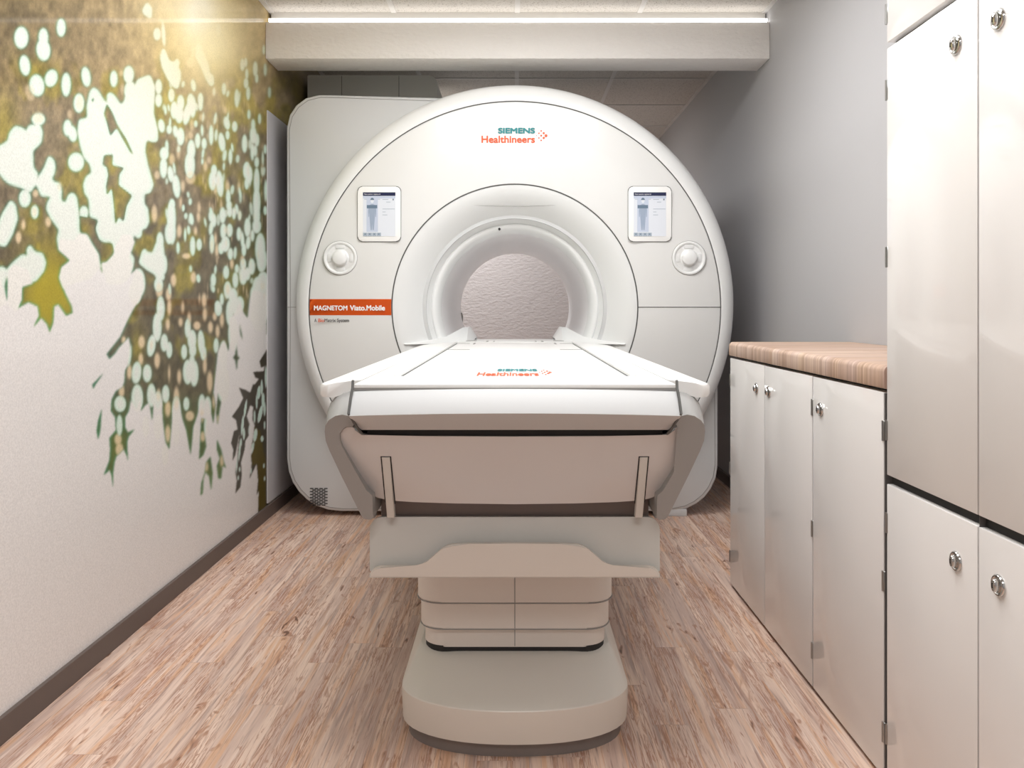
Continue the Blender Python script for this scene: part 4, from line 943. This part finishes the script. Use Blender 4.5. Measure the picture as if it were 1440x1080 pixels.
def unit(name, label, cat, y0, y1, z1, doors, group=None, shade_slots=(), gaps=()):
    c = thing(name, label, cat, (XF+.2, (y0+y1)/2, 0), group)
    bm = bmesh.new(); box(bm, XF+.0215, XR-.004, y0, y1, .012, z1); ca = obj('carcass', bm, 'carcass', c)
    bm = bmesh.new(); box(bm, XF+.0190, XF+.0214, y0+.001, y1-.001, .012, z1-.001); obj('gap_shade_plate', bm, 'gap_shade', ca)  # dark plate behind the doors, painted shade for the gaps
    bm = bmesh.new(); box(bm, XF+.03, XR-.004, y0+.002, y1-.002, 0, .0125); obj('plinth', bm, 'dark', c)
    for d in doors: door(c, **d)
    for (ya, yb) in gaps:
        bm = bmesh.new(); box(bm, XF+.002, XF+.0188, ya, yb, .014, z1-.002); obj('door_gap_shade', bm, 'gap_shade' if yb-ya < .01 else 'carcass_grey', c)  # dark strip filling a door gap, its shade put into the colour
    for (za, zb) in shade_slots:
        bm = bmesh.new(); box(bm, XF+.012, XF+.0200, y0+.012, y1, za, zb); obj('shadow_gap', bm, 'dark', c)  # dark box set between door rows as the shade of the slot
    return c
hz = (.7285, .4170, .104)
unit('base_cabinet', 'low glossy white two-door cabinet nearest the scanner, under the wood countertop', 'cabinet', 2.062, 2.846, .808,
     [dict(y0=2.4605, y1=2.846, z0=.012, z1=.808, lock_at=(2.536, .731), hinges=(2.852, hz)),
      dict(y0=2.064, y1=2.4545, z0=.012, z1=.808, lock_at=(2.415, .732), hinges=(2.064, hz))], gaps=((2.4548, 2.4602),))
unit('base_cabinet', 'low glossy white single-door cabinet under the wood countertop beside the tall cabinets', 'cabinet', 1.658, 2.058, .808,
     [dict(y0=1.664, y1=2.0565, z0=.012, z1=.808, lock_at=(2.005, .730), hinges=(1.666, hz))], gaps=((2.0568, 2.0578), (1.6585, 1.6637)))
bm = bmesh.new(); box(bm, .7605, XR-.002, 1.655, 2.852, .816, .8645)
es = [e for e in bm.edges if all(abs(v.co.x-.7605) < 1e-4 for v in e.verts) and all(v.co.z > .86 for v in e.verts)]
bmesh.ops.bevel(bm, geom=es, offset=.014, segments=5, affect='EDGES', profile=.5)
es = [e for e in bm.edges if all(abs(v.co.x-.7605) < 1e-4 for v in e.verts) and all(v.co.z < .82 for v in e.verts)]
bmesh.ops.bevel(bm, geom=es, offset=.003, segments=2, affect='EDGES', profile=.5)
ct = thing('countertop', 'striped light wood countertop on the low white cabinets', 'countertop', (.97, 2.25, .816))
obj('worktop', bm, 'counter', ct, 40)
bm = bmesh.new(); box(bm, .785, XR-.004, 1.658, 2.846, .8085, .8165); obj('support_strip', bm, 'dark', ct)
tall = [dict(y0=1.326, y1=1.648, z0=.012, z1=.622, lock_at=(1.388, .545), hinges=(1.650, (.542, .108))),
        dict(y0=1.326, y1=1.648, z0=.641, z1=1.514, lock_at=(1.388, 1.437), hinges=(1.650, (1.43, 1.087, .732))),
        dict(y0=1.326, y1=1.648, z0=1.527, z1=CEIL-.01, hinges=(1.650, (2.3, 1.95, 1.586)))]
unit('tall_cabinet', 'tall glossy white cabinet standing against the end of the countertop', 'cabinet', 1.325, 1.650, CEIL-.006, tall, shade_slots=((.6225, .6405),))
tall2 = [dict(y0=.98, y1=1.322, z0=.012, z1=.622, lock_at=(1.266, .545)), dict(y0=.98, y1=1.322, z0=.641, z1=1.514, lock_at=(1.266, 1.437)), dict(y0=.98, y1=1.322, z0=1.527, z1=CEIL-.01)]
tall2_gap = ((1.3222, 1.3232),)
unit('tall_cabinet', 'tall glossy white cabinet at the right edge of the picture, nearest the camera', 'cabinet', .978, 1.3235, CEIL-.006, tall2, shade_slots=((.6225, .6405),), gaps=tall2_gap)

# ------------------------------------------------------------------ ceiling light panels (above and behind the viewer)
for (x, y) in CEIL_LIGHTS+[(-.6, 6.0)]:
    c = thing('ceiling_light', 'white square light panel set flush in the ceiling', 'ceiling light', (x, y, CEIL), 'ceiling light panels')
    bm = bmesh.new()
    for b_ in ((x-.29, x-.27, y-.29, y+.29), (x+.27, x+.29, y-.29, y+.29), (x-.27, x+.27, y-.29, y-.27), (x-.27, x+.27, y+.27, y+.29)): box(bm, *b_, CEIL-.012, CEIL-.0005)
    obj('frame', bm, 'lampframe', c); mkbox('diffuser', (x-.27, x+.27, y-.27, y+.27, CEIL-.008, CEIL-.0015), 'lamp', c)
